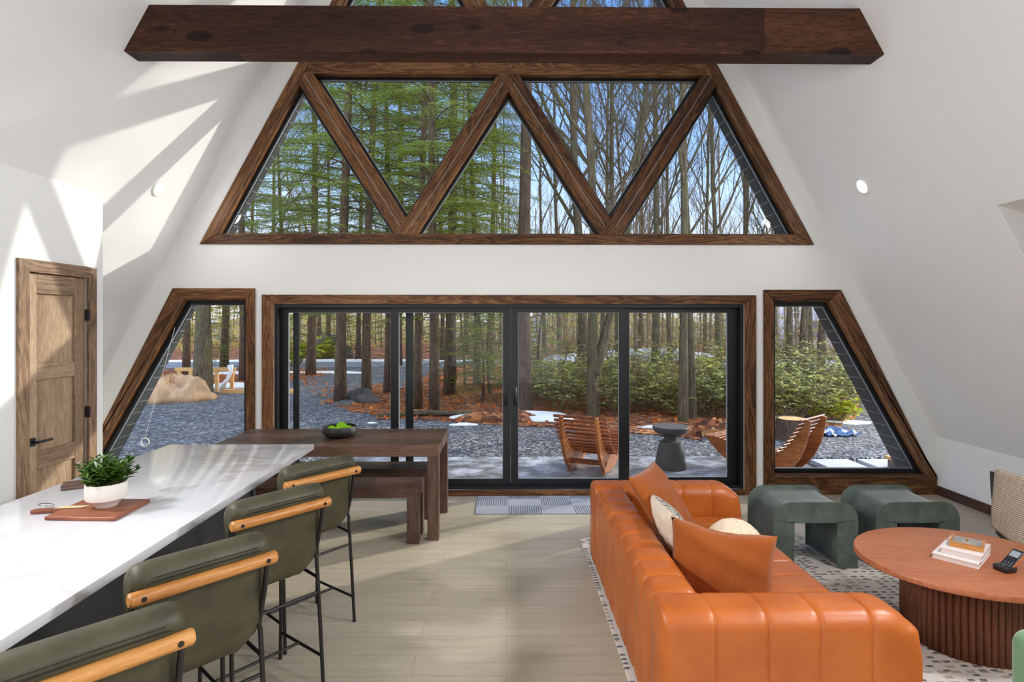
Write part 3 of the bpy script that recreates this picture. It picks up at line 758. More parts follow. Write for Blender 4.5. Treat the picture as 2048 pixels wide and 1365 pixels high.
# ================================================================ bar stools
def make_stool(label):
    """local x runs along the backrest, local y towards the front of the seat"""
    t = thing('bar_stool', label, 'bar stool', (0, 0, 0), 0, 'bar stools along the island')
    SW = .47
    # wooden rail behind the top of the back
    o = obj('rail', MB().tube([(-.245, -.026, .936), (-.239, -.026, .936), (.239, -.026, .936), (.245, -.026, .936)], [.019, .0238, .0238, .019], 20), M['oak'], t)
    for s in (-1, 1):
        q = obj('screw', MB().tube([(s*.205, -.051, .936), (s*.205, -.04, .936)], .0085, 12), M['blackm'], o)
    # padded back with a thick rolled top, tapering shell below
    prof = []   # (y, z) closed section of the shell with the roll at the top
    front = [(.055, .70), (.052, .80), (.045, .88), (.045, .93), (.028, .985)]
    N = 26; sec = []
    back_pts = [(.05, .575), (.032, .64), (.026, .74), (.026, .84), (.025, .90), (.022, .925), (-.012, .935), (-.03, .962), (-.03, .992), (-.010, 1.022), (.03, 1.034), (.072, 1.022), (.098, .985), (.105, .94), (.1, .90), (.09, .87), (.07, .85), (.062, .78), (.062, .70), (.075, .62), (.085, .585)]
    V = []; Fc = []; n = len(back_pts); xs = [-1, -.985, -.95, -.88, -.6, -.3, 0, .3, .6, .88, .95, .985, 1]
    for ix, u in enumerate(xs):
        for (y, z) in back_pts:
            cy, cz = .045, (.965 if z > .88 else z)
            e = 1 - .55*max(0, (abs(u)-.86)/.14)**2.2
            if z > .86: yy = cy + (y-cy)*e; zz = .96 + (z-.96)*e; w = SW/2
            else: yy = cy + (y-cy)*e; zz = z; w = SW/2*(1 - .1*((.86-z)/.26))
            if z < .66: w -= .05*((.66-z)/.06)**2
            V.append((u*w, yy, zz))
    for i in range(len(xs)-1):
        for k in range(n):
            k2 = (k+1) % n; Fc.append((i*n+k, i*n+k2, (i+1)*n+k2, (i+1)*n+k))
    Fc.append(tuple(range(n))[::-1]); Fc.append(tuple((len(xs)-1)*n+k for k in range(n)))
    o = obj('backrest', MB().add(V, Fc), M['olive'], t, 60)
    m = o.modifiers.new('s', 'SUBSURF'); m.levels = 1; m.render_levels = 1
    # seam welt under the roll
    w = SW/2-.012
    obj('piping', MB().tube([(-w+.01, .02, .95), (-w+.02, -.020, .966), (-w+.05, -.030, .976), (0, -.0315, .978), (w-.05, -.030, .976), (w-.02, -.020, .966), (w-.01, .02, .95)], .0028, 6).tube([(-w+.05, -.0305, .990), (0, -.032, .992), (w-.05, -.0305, .990)], .0018, 6), M['thread'], o)
    # seat cushion
    obj('seat', MB().rbox(-.228, .228, .07, .455, .60, .685, .035, 5), M['olive'], t, 60)
    obj('seat_shell', MB().rbox(-.19, .19, .1, .44, .575, .602, .012, 2), M['blackm'], t)
    R = .0095
    for s in (-1, 1):
        obj('leg', MB().tube([(s*.222, -.004, .935), (s*.216, .01, .80), (s*.212, .05, .66), (s*.216, .045, .64), (s*.222, .02, .30), (s*.226, 0, 0)], R, 10), M['blackm'], t)
        obj('leg', MB().tube([(s*.20, .37, .60), (s*.205, .375, .3), (s*.21, .39, 0)], R, 10), M['blackm'], t)
        obj('stretcher', MB().tube([(s*.215, .04, .545), (s*.2, .37, .575)], R*.8, 8), M['blackm'], t)
        obj('stretcher', MB().tube([(s*.225, .01, .15), (s*.208, .385, .15)], R*.8, 8), M['blackm'], t)
    obj('stretcher', MB().tube([(-.22, .036, .47), (.22, .036, .47)], R*.8, 8), M['blackm'], t)
    obj('footrest', MB().tube([(-.215, .21, .15), (.215, .21, .15)], R*.8, 8), M['blackm'], t)
    return t
A0 = math.radians(50)
st1 = make_stool('olive leather bar stool with honey wood rail, farthest one beside the dining table')
spots = [((-.922, 3.555), 50, None), ((-.912, 2.925), 50, 'olive leather bar stool with honey wood rail, second from the dining table end'),
         ((-.905, 2.238), 47.5, 'olive leather bar stool with honey wood rail, second from the nearest corner'), ((-.915, 1.675), 46, 'olive leather bar stool cropped by the bottom left corner, nearest to the viewer')]
for (x, y), a, lab in spots:
    A_ = math.radians(a); c = (x - .245*math.cos(A_), y - .245*math.sin(A_), 0)
    if lab is None: st1.location = c; st1.rotation_euler = (0, 0, A_)
    else: dup(st1, c, A_, lab)

# ================================================================ dining table, benches, bowl
def parsons(name, label, cat, x0, x1, y0, y1, h, th, lw):
    t = thing(name, label, cat, (x0, y0, 0)); w, d = x1-x0, y1-y0
    n = 5; mb = MB()
    for i in range(n): mb.rbox(0, w, d*i/n+.0006, d*(i+1)/n-.0006, h-th, h, .002, 1)
    obj('tabletop' if cat == 'table' else 'seat', mb, M['dinx'], t)
    for (a, b) in ((0, 0), (w-lw, 0), (0, d-lw), (w-lw, d-lw)):
        obj('leg', MB().rbox(a+.0005, a+lw-.0005, b+.0005, b+lw-.0005, 0, h-th, .002, 1), M['dinz'], t)
    return t
parsons('dining_table', 'dark walnut parsons dining table in front of the sliding glass door', 'table', -2.5, -.572, 4.85, 5.657, .80, .09, .095)
parsons('dining_bench', 'dark walnut bench on the room side of the dining table', 'bench', -2.35, -.728, 4.775, 5.10, .472, .09, .1)
parsons('dining_bench', 'dark walnut bench on the window side of the dining table', 'bench', -2.35, -.725, 5.385, 5.68, .472, .09, .1)
bo = thing('moss_bowl', 'low matte black bowl on the dining table', 'bowl', (-1.517, 5.25, .801))
obj('bowl', MB().lathe([(0, 0), (.09, 0), (.125, .012), (.15, .04), (.154, .065), (.146, .098), (.141, .1), (.14, .094), (.146, .065), (.14, .04), (.11, .02), (0, .016)], 48), M['bowl'], bo)
rnd = random.Random(5)
labs = ['largest bright green moss ball heaped in the middle of the black bowl', 'flat green moss clump at the left rim of the black bowl', 'flat green moss clump at the right rim of the black bowl', 'low green moss clump at the front of the black bowl']
for i, (x, y, z, r) in enumerate([(0.01, .02, .085, .05), (-.07, 0, .062, .044), (.075, .01, .062, .044), (.0, -.06, .058, .045)]):
    tag(obj('moss_ball', MB().sphere((0, 0, 0), r, 28, 18, (1, 1, .85), .1, rnd), M['moss']), labs[i], 'moss ball', 'moss balls in the bowl').location = (-1.517+x, 5.25+y, .801+z)

# ================================================================ rugs
r = obj('door_mat', MB().rbox(0, 1.55, 0, .56, 0, .008, .003, 1), M['mat']); r.location = (-.302, 5.515, .001); tag(r, 'blue grey door mat with hatched stripes before the sliding door', 'mat')
r = obj('area_rug', MB().rbox(0, 2.88, 0, 4.0, 0, .011, .004, 1), M['rug']); r.location = (.622, .88, .001); tag(r, 'cream area rug with rows of black and tan dashes', 'rug')
RZ = .0125
# ================================================================ sofa
SX0, SX1, SY0, SY1 = .648, 1.735, 2.36, 4.46
sofa = thing('leather_sofa', 'cognac leather channel tufted sofa on the dashed rug', 'sofa', ((SX0+SX1)/2, (SY0+SY1)/2, RZ))
ox, oy = (SX0+SX1)/2, (SY0+SY1)/2
def channel(L, prof, n_ch, axis, depth=.011, seam=.012):
    """a closed section swept along an axis, pinched in at every channel seam and rounded off at the ends"""
    us = []
    cw = L/n_ch
    for i in range(n_ch):
        for f in (0, .02, .06, .14, .3, .5, .7, .86, .94, .98): us.append((i+f)*cw)
    us.append(L)
    cx = sum(p[0] for p in prof)/len(prof); cz = sum(p[1] for p in prof)/len(prof); V = []; Fc = []; n = len(prof)
    def off(u):
        f = (u/cw) % 1.0; d = min(f, 1-f)*cw
        e = -depth*math.exp(-(d/seam)**1.3)
        if u <= 1e-6 or u >= L-1e-6: e = -.0
        return e
    E_ = .03
    for u in us:
        de = min(u, L-u); sh = 0
        if de < E_: sh = E_*(1-math.sqrt(max(0, 1-((E_-de)/E_)**2)))*.7
        for k, (a, b) in enumerate(prof):
            pa, pb = prof[k-1], prof[(k+1) % n]
            tx, tz = pb[0]-pa[0], pb[1]-pa[1]; l = math.hypot(tx, tz) or 1; nx, nz = tz/l, -tx/l
            if (a-cx)*nx + (b-cz)*nz < 0: nx, nz = -nx, -nz
            o_ = off(u) - sh
            if b < .03: o_ = -sh*.3
            p = (a+nx*o_, b+nz*o_)
            V.append((p[0], u, p[1]) if axis == 'y' else (u, p[0], p[1]))
    for i in range(len(us)-1):
        for k in range(n):
            k2 = (k+1) % n; Fc.append((i*n+k, i*n+k2, (i+1)*n+k2, (i+1)*n+k))
    Fc.append(tuple(range(n))[::-1]); Fc.append(tuple((len(us)-1)*n+k for k in range(n)))
    return MB().add(V, Fc)
def rrect(a0, a1, b0, b1, r, k=6, rb=.01):
    P = []
    for (cx, cz, q0, rr) in ((a1-r, b1-r, 0, r), (a0+r, b1-r, PI/2, r), (a0+rb, b0+rb, PI, rb), (a1-rb, b0+rb, 1.5*PI, rb)):
        for i in range(k+1):
            q = q0 + PI/2*i/k; P.append((cx+rr*math.cos(q), cz+rr*math.sin(q)))
        if abs(q0-PI/2) < .1:
            for f in (.75, .5, .25): P.append((a0, b0+rb+(b1-r-b0-rb)*f))
        if abs(q0-PI) < .1:
            P.append(((a0+a1)/2, b0))
        if abs(q0-1.5*PI) < .1:
            for f in (.25, .5, .75): P.append((a1, b0+rb+(b1-r-b0-rb)*f))
    return P
HS = .632 - RZ
def shift(mb, dx, dy, dz=0):
    mb.v = [(a+dx, b+dy, c+dz) for a, b, c in mb.v]; return mb
AT = .25
o = obj('backrest', shift(channel(SY1-SY0-2*AT+.02, rrect(0, .235, .035, HS-.012, .07), 9, 'y'), SX0-ox+.002, SY0+AT-.01-oy), M['leather'], sofa, 60)
arm_prof = lambda: rrect(0, AT, .035, HS, .075)
def arm(y0, name='armrest'):
    mb = channel(SX1-SX0, arm_prof(), 5, 'x', .006, .0065)
    # round the free front corner in elevation, like a bent pad
    v2 = []
    R = .16; L = SX1-SX0
    for (x, y, z) in mb.v:
        dx = x-(L-R); dz = z-(HS-R)
        if dx > 0 and dz > 0:
            m_ = max(dx, dz); q = math.hypot(dx, dz)
            s = m_/q; dx *= s; dz *= s; x, z = L-R+dx, HS-R+dz
        v2.append((x+SX0-ox, y+y0-oy, z))
    mb.v = v2; return obj(name, mb, M['leather'], sofa, 60)
arm(SY0); arm(SY1-AT)
mb = MB().rbox(SX0+.05-ox, SX1-.06-ox, SY0+.1-oy, SY1-.1-oy, .03, .24, .01, 2); obj('base', mb, M['leather'], sofa)
for i in range(2):
    ya = SY0+AT+.002 + i*(SY1-SY0-2*AT)/2; L_ = (SY1-SY0-2*AT)/2-.004
    mb = channel(L_, rrect(.225, SX1-SX0+.0, .235, .425-RZ, .06), 4, 'y', .007, .01)
    obj('seat_cushion', shift(mb, SX0-ox, ya-oy), M['leather'], sofa, 60)
mb = None
for sx, sy in ((SX0+.1, SY0+.15), (SX1-.12, SY0+.15), (SX0+.1, SY1-.15), (SX1-.12, SY1-.15)): obj('foot', MB().lathe([(0, 0), (.02, 0), (.024, .036), (0, .036)], 12, (sx-ox, sy-oy, 0)), M['blackm'], sofa)

def pillow(w, h, t, n=22, ear=.07, seed=1, dent=.0):
    rnd = random.Random(seed); ph = [rnd.uniform(0, 6) for _ in range(6)]; V = []; Fc = []
    def P(i, j, s):
        u = -1+2*i/n; v = -1+2*j/n
        x = u*w/2*(1-ear*(1-v*v)**1.0 * abs(u)**2); z = v*h/2*(1-ear*(1-u*u)*abs(v)**2) - dent*h*max(0, v)*math.exp(-(u/.45)**2)
        b = ((1-u*u)*(1-v*v))**.42
        wr = 1 + .13*math.sin(5*u+ph[0]+3*v)*(1-b) + .05*math.sin(9*v+ph[1]+4*u) + .04*math.sin(13*u+ph[2]-5*v)
        return (x, s*t/2*b*wr, z)
    m = n+1
    for s in (-1, 1):
        for j in range(m):
            for i in range(m): V.append(P(i, j, s))
    for j in range(n):
        for i in range(n):
            a = j*m+i; Fc.append((a, a+1, a+m+1, a+m)); b = m*m+a; Fc.append((b, b+m, b+m+1, b+1))
    return MB().add(V, Fc)
def place(o, c, xdir, zdir):
    x = Vector(xdir).normalized(); z = Vector(zdir); z = (z - x*z.dot(x)).normalized(); y = z.cross(x)
    o.matrix_world = Matrix.Translation(Vector(c)) @ Matrix((x, y, z)).transposed().to_4x4()
# large rust pillow against the near arm
p1, p2, p3 = onY(1345, 1046, 3.06), onY(1556, 1087, 2.79), onY(1576, 1200, 2.74)
th_ = thing('throw_pillow', 'large rust boucle throw pillow standing behind the near sofa arm', 'pillow')
xd = p2-p1; zc_ = (p1+p2)/2
place(th_, zc_ + Vector((-.0, .035, -.185)), xd, Vector((-.05, .2, 1)))
obj('cover', pillow(xd.length+.015, .40, .17, seed=3, dent=.05), M['rust'], th_, True)
w_, h_ = (xd.length+.015)/2, .2
o = obj('piping', MB().tube([(-w_, 0, h_-.002), (-w_*.5, 0, h_*(1-.05)-.014), (0, 0, h_*(1-.07)-.02), (w_*.5, 0, h_*(1-.05)-.014), (w_, 0, h_-.002)], .003, 6), M['rust'], th_)
# far rust pillow
p1, p2, p3 = onY(1247, 961, 3.66), onY(1299, 928, 4.08), onY(1391, 1058, 3.96)
th_ = thing('throw_pillow', 'rust throw pillow tipped over the far end of the sofa back', 'pillow')
place(th_, (p1+p3)/2 + Vector((.015, 0, .012)), p2-p1, (p2-p3)); 
obj('cover', pillow((p2-p1).length+.02, (p3-p2).length, .15, seed=8), M['rust'], th_, True)
# patterned pillow with cream reverse
th_ = thing('throw_pillow', 'cream throw pillow with black woven front leaning on the sofa back', 'pillow')
q1, q2 = onY(1303, 991, 3.62), onY(1343, 1029, 3.18)
place(th_, (q1+q2)/2 + Vector((.075, 0, -.16)), q2-q1, Vector((-.42, 0, 1)))
full = pillow((q2-q1).length+.03, .36, .15, seed=5)
nn = 23*23
mb1 = MB().add(full.v[:nn], [f for f in full.f if max(f) < nn]); mb2 = MB().add(full.v[nn:], [tuple(i-nn for i in f) for f in full.f if min(f) >= nn])
obj('front_panel', mb2, M['weave'], th_, True, fix=False); obj('back_panel', mb1, M['cream'], th_, True, fix=False)
o = obj('ball_pillow', MB().sphere((0, 0, 0), .158, 64, 40, (1, 1, .97), .03, random.Random(3)), M['shear'], None, True); o.location = (1.272, 3.2, .581)
tag(o, 'round cream shearling ball pillow on the sofa seat', 'pillow')

# ================================================================ ottomans
def ottoman(label, x0, x1, y0, y1, h=.473, t=.088):
    o = thing('waterfall_ottoman', label, 'ottoman', (x0, y0, RZ), 0, 'green ottomans by the window'); w, d = x1-x0, y1-y0; h -= RZ
    R = .1; P = []
    def arc(cx, cz, r, a0, a1, k=8): return [(cx+r*math.cos(a0+(a1-a0)*i/k), cz+r*math.sin(a0+(a1-a0)*i/k)) for i in range(k+1)]
    outl = arc(R, h-R, R, PI, PI/2) + arc(w-R, h-R, R, PI/2, 0)
    inn = arc(w-t-.025, h-t-.025, .025, 0, PI/2, 3) + arc(t+.025, h-t-.025, .025, PI/2, PI, 3)
    prof = [(0, .003), (0, h*.5)] + outl + [(w, h*.5), (w, .003), (w-t, .003), (w-t, h*.5)] + inn + [(t, h*.5), (t, .003)]
    # sweep along y with soft edges
    V = []; n = len(prof); ys = [(0, .034), (.006, .020), (.018, .009), (.04, .002), (.07, 0), (d/2, -.003), (d-.07, 0), (d-.04, .002), (d-.018, .009), (d-.006, .020), (d, .034)]
    for y, ins in ys:
        for k, (a, b) in enumerate(prof):
            pa, pb = prof[k-1], prof[(k+1) % n]; tx, tz = pb[0]-pa[0], pb[1]-pa[1]; l = math.hypot(tx, tz) or 1
            V.append((a + tz/l*(-ins)*-1*-1, y, max(.0, b + -tx/l*(-ins)*-1*-1) if b > .01 else b))
    Fc = []
    for i in range(len(ys)-1):
        for k in range(n): k2 = (k+1) % n; Fc.append((i*n+k, i*n+k2, (i+1)*n+k2, (i+1)*n+k))
    mb = MB().add(V, Fc)
    caps = []
    bm = bmesh.new()
    tr = tessellate_polygon([[Vector((p[0], p[1], 0)) for p in prof]])
    mb.f += [tuple(q) for q in tr] + [tuple(i+(len(ys)-1)*n for i in q)[::-1] for q in tr]
    bm.free()
    ob = obj('cushion', mb, M['ott'], o, 50); return o
ottoman('dark green chenille waterfall ottoman nearest the sofa, under the narrow wall strip', 2.012, 2.575, 4.24, 4.70)
ottoman('dark green chenille waterfall ottoman farther right, behind the oval table', 2.777, 3.335, 4.24, 4.70)

# ================================================================ coffee table and what lies on it
TZ = .475; tc = (2.66, 3.31)
ct = thing('coffee_table', 'oval reddish wood coffee table on a fluted drum base', 'coffee table', (tc[0], tc[1], RZ))
def ell(n=72): return [(math.cos(2*PI*i/n), math.sin(2*PI*i/n)) for i in range(n)]
hh = TZ-RZ
obj('tabletop', MB().lathe([(0, hh-.036), (.985, hh-.036), (1, hh-.03), (1, hh-.006), (.992, hh), (0, hh)], 96, (0, 0, 0), .578, .497), M['ctop'], ct, 40)
nfl = 60; V = []; n = nfl*6
for z in (0, hh-.036):
    for i in range(n):
        q = 2*PI*i/n; f = (i % 6)/6; r = .318 - .013*(1-abs(math.sin(PI*f)))**1.5; V.append((r*math.cos(q), r*math.sin(q), z))
obj('fluted_base', MB().add(V, [(i, (i+1) % n, (i+1) % n+n, i+n) for i in range(n)]+[tuple(range(n))[::-1], tuple(range(n, 2*n))]), M['cbase'], ct, 50)
def book(label, px_corner, px_b, zbase, w, d, ang, th):
    t = thing('book', label, 'book', (px_corner[0], px_corner[1], zbase), ang, 'books on the coffee table')
    obj('pages', MB().box(.004, w-.004, .006, d-.003, .003, th-.003), M['pages'], t, False)
    obj('cover', MB().box(0, w, 0, d, 0, .0028).box(0, w, 0, d, th-.0028, th).box(0, w, d-.003, d, .0028, th-.0028), M['book'], t, False)
    return t
c0 = onZ(1953, 1139, TZ); c1 = onZ(1863, 1116, TZ); a = math.atan2(c0.y-c1.y, c0.x-c1.x)
book('larger pale hardcover book lying on the coffee table at the bottom of the stack', (c1.x, c1.y), None, TZ+.0005, .215, .31, a, .028)
z2 = TZ+.029; c0 = onZ(1967, 1127, z2); c1 = onZ(1880, 1106, z2); a2 = math.atan2(c0.y-c1.y, c0.x-c1.x)
book('smaller pale hardcover book on top of the other book, under the wooden box', (c1.x+.004, c1.y+.004), None, z2+.0005, .19, .27, a2, .030)
z3 = z2+.031; c0 = onZ(1967, 1107, z3); c1 = onZ(1899, 1093, z3); a3 = math.atan2(c0.y-c1.y, c0.x-c1.x); w = (c0-c1).length; dd = .155
bx_ = thing('inlaid_box', 'small honey wood box with inlaid lid and brass knob on the books', 'box', (c1.x, c1.y, z3+.0005), a3)
obj('box_frame', MB().box(0, w, 0, .008, 0, .03).box(0, w, dd-.008, dd, 0, .022).box(0, .008, .008, dd-.008, 0, .036).box(w-.008, w, .008, dd-.008, 0, .03).box(.008, w-.008, .008, dd-.008, 0, .004), M['oak'], bx_, False)
obj('lid', MB().box(.009, w-.009, .009, dd-.009, .018, .025), M['tile'], bx_, False)
obj('knob', MB().lathe([(0, .025), (.004, .025), (.003, .032), (.006, .036), (.005, .04), (0, .041)], 14, (w/2, dd/2, 0)), M['brass'], bx_)
c = onZ(2003, 1143, TZ)
ph = thing('cordless_handset', 'small black handheld device with grey screen on the coffee table', 'handset', (c.x, c.y, TZ+.0005), math.radians(-78)); ph.scale = (1.2, 1.2, 1.2)
Mx = Matrix.Translation((0, .03, .02)) @ Matrix.Rotation(math.radians(38), 4, 'X')
obj('stand', MB().rbox(-.032, .032, -.012, .05, 0, .026, .006, 2).rbox(-.02, .02, .045, .065, 0, .055, .005, 2), M['plastic'], ph)
b_ = obj('handset_body', MB().rbox(-.027, .027, -.03, .10, -.009, .009, .007, 3, Mx), M['plastic'], ph)
obj('screen', MB().rbox(-.019, .019, .052, .086, .0085, .0105, .001, 1, Mx), M['screen'], b_, label='grey lcd screen')
obj('side_edge', MB().rbox(.0262, .0285, -.02, .09, -.004, .006, .001, 1, Mx), M['orange'], b_, label='orange side edge')
mb = MB()
for i in range(3):
    for j in range(4): mb.rbox(-.017+i*.0125, -.008+i*.0125, -.02+j*.015, -.01+j*.015, .0085, .0105, .001, 1, Mx)
obj('keypad', mb, M['hwin'], b_)

# ================================================================ wicker chair with blanket, green armchair
wc = thing('wicker_chair', 'black woven barrel chair at the right edge with a cream blanket over it', 'chair', (3.93, 4.02, 0), 0)
def barrel(r0, r1, z0, z1, a0, a1, th, n=40, m=10, dip=0):
    V = []; Fc = []
    for s in (0, 1):
        for j in range(m+1):
            f = j/m
            for i in range(n+1):
                q = a0+(a1-a0)*i/n; edge = abs(2*i/n-1)
                zt_ = z1 - dip*max(0, edge-.5)**2*4
                z = z0+(zt_-z0)*f; r = r0+(r1-r0)*math.sin(f*PI/2) - s*th
                V.append((r*math.cos(q), r*math.sin(q), z))
    w = n+1; o2 = (m+1)*w
    for j in range(m):
        for i in range(n):
            a = j*w+i; Fc.append((a, a+1, a+w+1, a+w)); Fc.append((a+o2, a+o2+w, a+o2+w+1, a+o2+1))
    for i in range(n): Fc.append((i, i+o2, i+1+o2, i+1)); a = m*w+i; Fc.append((a, a+1, a+1+o2, a+o2))
    for j in range(m):
        a = j*w; Fc.append((a, a+w, a+w+o2, a+o2)); a = j*w+n; Fc.append((a, a+o2, a+w+o2, a+w))
    return MB().add(V, Fc)
obj('woven_shell', barrel(.36, .40, .27, .745, PI*.55, PI*2.1, .02, dip=.12), M['wicker'], wc, 50)
obj('seat_cushion', MB().lathe([(0, .36), (.33, .36), (.36, .39), (.35, .42), (.3, .44), (0, .445)], 40), M['wicker'], wc)
obj('woven_base', MB().lathe([(0, .24), (.3, .24), (.37, .28), (.37, .35), (0, .36)], 40), M['wicker'], wc)
for a in (.3, 1.9, 3.5, 5.0):
    obj('leg', MB().tube([(.24*math.cos(a), .24*math.sin(a), .25), (.33*math.cos(a), .33*math.sin(a), 0)], .012, 8), M['blackm'], wc)
# blanket draped over the shell rim
V = []; Fc = []; n, m = 26, 34; rnd = random.Random(2)
a0, a1 = PI*.93, PI*1.38
for j in range(m+1):
    f = j/m
    for i in range(n+1):
        g = i/n; q = a0+(a1-a0)*(g*(1+.12*f)-.04*f)
        if f < .3: r = .37-.02 - (0 if f > .22 else 0); z = .50+.27*(f/.3); r = .352 + .004*math.sin(g*15)
        elif f < .4: k_ = (f-.3)/.1; r = .352+(.418-.352)*k_; z = .77+.012*math.sin(k_*PI)
        else: k_ = (f-.4)/.6; r = .418+.012*k_+.012*math.sin(g*16+k_*3)*k_; z = .77-(.42+.1*g)*k_
        V.append((r*math.cos(q), r*math.sin(q), z))
w = n+1
for j in range(m):
    for i in range(n): a = j*w+i; Fc.append((a, a+1, a+w+1, a+w))
bl = obj('throw_blanket', MB().add(V, Fc), M['knit'], None, True, fix=False); bl.location = (3.93, 4.02, 0); sd = bl.modifiers.new('t', 'SOLIDIFY'); sd.thickness = .012; sd.offset = 1
tag(bl, 'cream and tan knitted blanket draped over the black woven chair', 'blanket')
ga = thing('green_armchair', 'sage green velvet armchair just entering at the bottom right corner', 'armchair', (2.045, 1.55, RZ))
obj('armrest', MB().rbox(0, .16, 0, .80, .06, .60-RZ, .07, 6), M['sage'], ga, 60); obj('armrest', MB().rbox(.66, .82, 0, .80, .06, .60-RZ, .05, 5), M['sage'], ga, 60)
obj('backrest', MB().rbox(.1, .72, -.02, .18, .06, .74, .06, 5), M['sage'], ga, 60); obj('seat_cushion', MB().rbox(.165, .655, .15, .78, .2, .42, .05, 4), M['sage'], ga, 60)
obj('base', MB().rbox(.14, .68, .05, .76, .05, .2, .02, 2), M['sage'], ga)
for x, y in ((.08, .07), (.74, .07), (.08, .72), (.74, .72)): obj('leg', MB().lathe([(0, 0), (.015, 0), (.022, .06), (0, .06)], 12, (x, y, 0)), M['oak'], ga)

# pull cord with a clear ring hanging in the left window
t = thing('pull_cord', 'white cord with a clear plastic ring hanging inside the left window', 'cord', tuple(onY(290, 885, D-.05)))
p_top = onY(352, 655, D-.02) - onY(290, 885, D-.05)
obj('cord', MB().tube([(0, 0, .05), (p_top.x*.5, 0, p_top.z*.5), (p_top.x, .01, p_top.z)], .0022, 6), M['whitep'], t)
obj('ring', MB().tube([(.042*math.cos(2*PI*i/28), 0, .042*math.sin(2*PI*i/28)) for i in range(29)], .007, 8), M['whitep'], t)
# ================================================================ outdoors
GZ = -.15
def P2(px, Y): p = onY(px, 648, Y); return (p.x, Y)
struct('gravel_drive', MB().box(-90, 90, D+.2, 120, GZ-.5, GZ), M['gravel'], smooth=False)
struct('patio', MB().rbox(-2.4, 4.13, D+.2, 8.35, GZ-.1, -.1, .01, 1), M['patio'])
def flat(name, pts, z, mat, lo=.0, kind='structure', jit=.12, sub=5, seed=0, th=.02):
    rnd = random.Random(seed); Q = []
    for i in range(len(pts)):
        a = Vector(pts[i]); b = Vector(pts[(i+1) % len(pts)])
        for k in range(sub):
            p = a.lerp(b, k/sub); j = jit*(.5+p.length*.05); Q.append((p.x+rnd.uniform(-j, j), p.y+rnd.uniform(-j, j)))
    tr = tessellate_polygon([[Vector((x, y, 0)) for x, y in Q]]); n = len(Q)
    V = [(x, y, z) for x, y in Q] + [(x, y, z-th) for x, y in Q]
    Fc = [tuple(t) for t in tr] + [(i, (i+1) % n, (i+1) % n+n, i+n) for i in range(n)]
    o = obj(name, MB().add(V, Fc), mat, None, False); o['kind'] = kind; return o
G = lambda px, py: W(px, py, GZ)
flat('leaf_litter_bed', [G(800,838), G(900,842), G(1000,850), G(1110,856), G(1250,866), G(1400,880), G(1480,862), G(1560,852), G(1690,858), G(1712,815), G(1700,765), (24, 34), (10, 37), (-1, 36), G(930,728), G(850,748), G(805,780)], GZ+.02, M['litter'], seed=1, sub=7)
flat('leaf_litter_bed', [G(640,803), G(700,822), G(770,838), G(800,838), G(806,780), G(760,768), G(700,782)], GZ+.021, M['litter'], seed=2)
flat('leaf_litter_bed', [G(250,790), G(430,776), G(540,772), G(600,758), G(660,748), G(650,738), G(560,742), (-16, 25), (-40, 25), (-40, 16)], GZ+.02, M['litter'], seed=3)
flat('leaf_litter_bed', [(-85, 29.8), (-14, 29.8), (-2, 30.2), (4, 36.9), (30, 34.5), (85, 30), (85, 110), (-85, 110)], GZ+.022, M['litter'], seed=4, jit=.2)
flat('road', [(-85, 25.2), (-12, 25.6), (-1, 26.6), (6, 31), (0, 30.1), (-14, 29.6), (-85, 29.6)], GZ+.025, M['road'], seed=5, jit=.02)
hm = MB(); rnd = random.Random(9); nx, ny = 60, 8
V = [(-95+190*i/nx, 62+7*j, GZ + .02 + (3.2+1.2*math.sin(i*.4))*math.sin(min(1, j/ny)*PI/2) + rnd.uniform(-.15, .15) - max(0, (i-38))*.09*j/ny) for j in range(ny+1) for i in range(nx+1)]
struct('wooded_bank', hm.add(V, [(j*(nx+1)+i, j*(nx+1)+i+1, (j+1)*(nx+1)+i+1, (j+1)*(nx+1)+i) for j in range(ny) for i in range(nx)]), M['bank'], smooth=True, fix=False)

# pavers among dark pebbles at the right of the patio
t0 = 6.75
specs = [(1560, 1612, 1592, 1668), (1640, 1722, 1700, 1790), (1705, 1768, 1785, 1830)]
plabs = ['pale concrete paver between two dark pebble strips, seen through the right window', 'pale concrete paver beside the timber step, seen through the right window']
pav = [(4.29, 4.83, 0), (4.96, 5.42, 0)]
for i, (xa, xb, _) in enumerate(pav):
    o = obj('stepping_paver', MB().rbox(0, xb-xa, 0, .98, 0, .065, .006, 1), M['paver']); o.location = (xa, 7.12, -.15); tag(o, plabs[i], 'paver', 'pavers beside the patio')
rnd = random.Random(3); pb = MB()
for _ in range(1700):
    x = rnd.uniform(4.15, 6.5); y = rnd.uniform(6.4, 8.35)
    if any(a-.03 < x < b+.03 and 7.09 < y < 8.13 for a, b, _ in pav): continue
    r = rnd.uniform(.018, .038); pb.sphere((x, y, GZ+r*.5), r, 7, 4, (1, rnd.uniform(.6, 1), .6), .25, rnd)
tag(obj('black_pebbles', pb, M['pebble'], None, True, fix=False), kind='stuff')
ts = thing('timber_step', 'weathered timber step at the lower corner of the right window', 'step', (5.12, 7.32, GZ+.066))
obj('tread', MB().rbox(-.02, .62, -.02, .4, .10, .14, .004, 1), M['lumber'], ts); obj('riser', MB().rbox(0, .6, 0, .36, 0, .10, .004, 1), M['dinx'], ts)

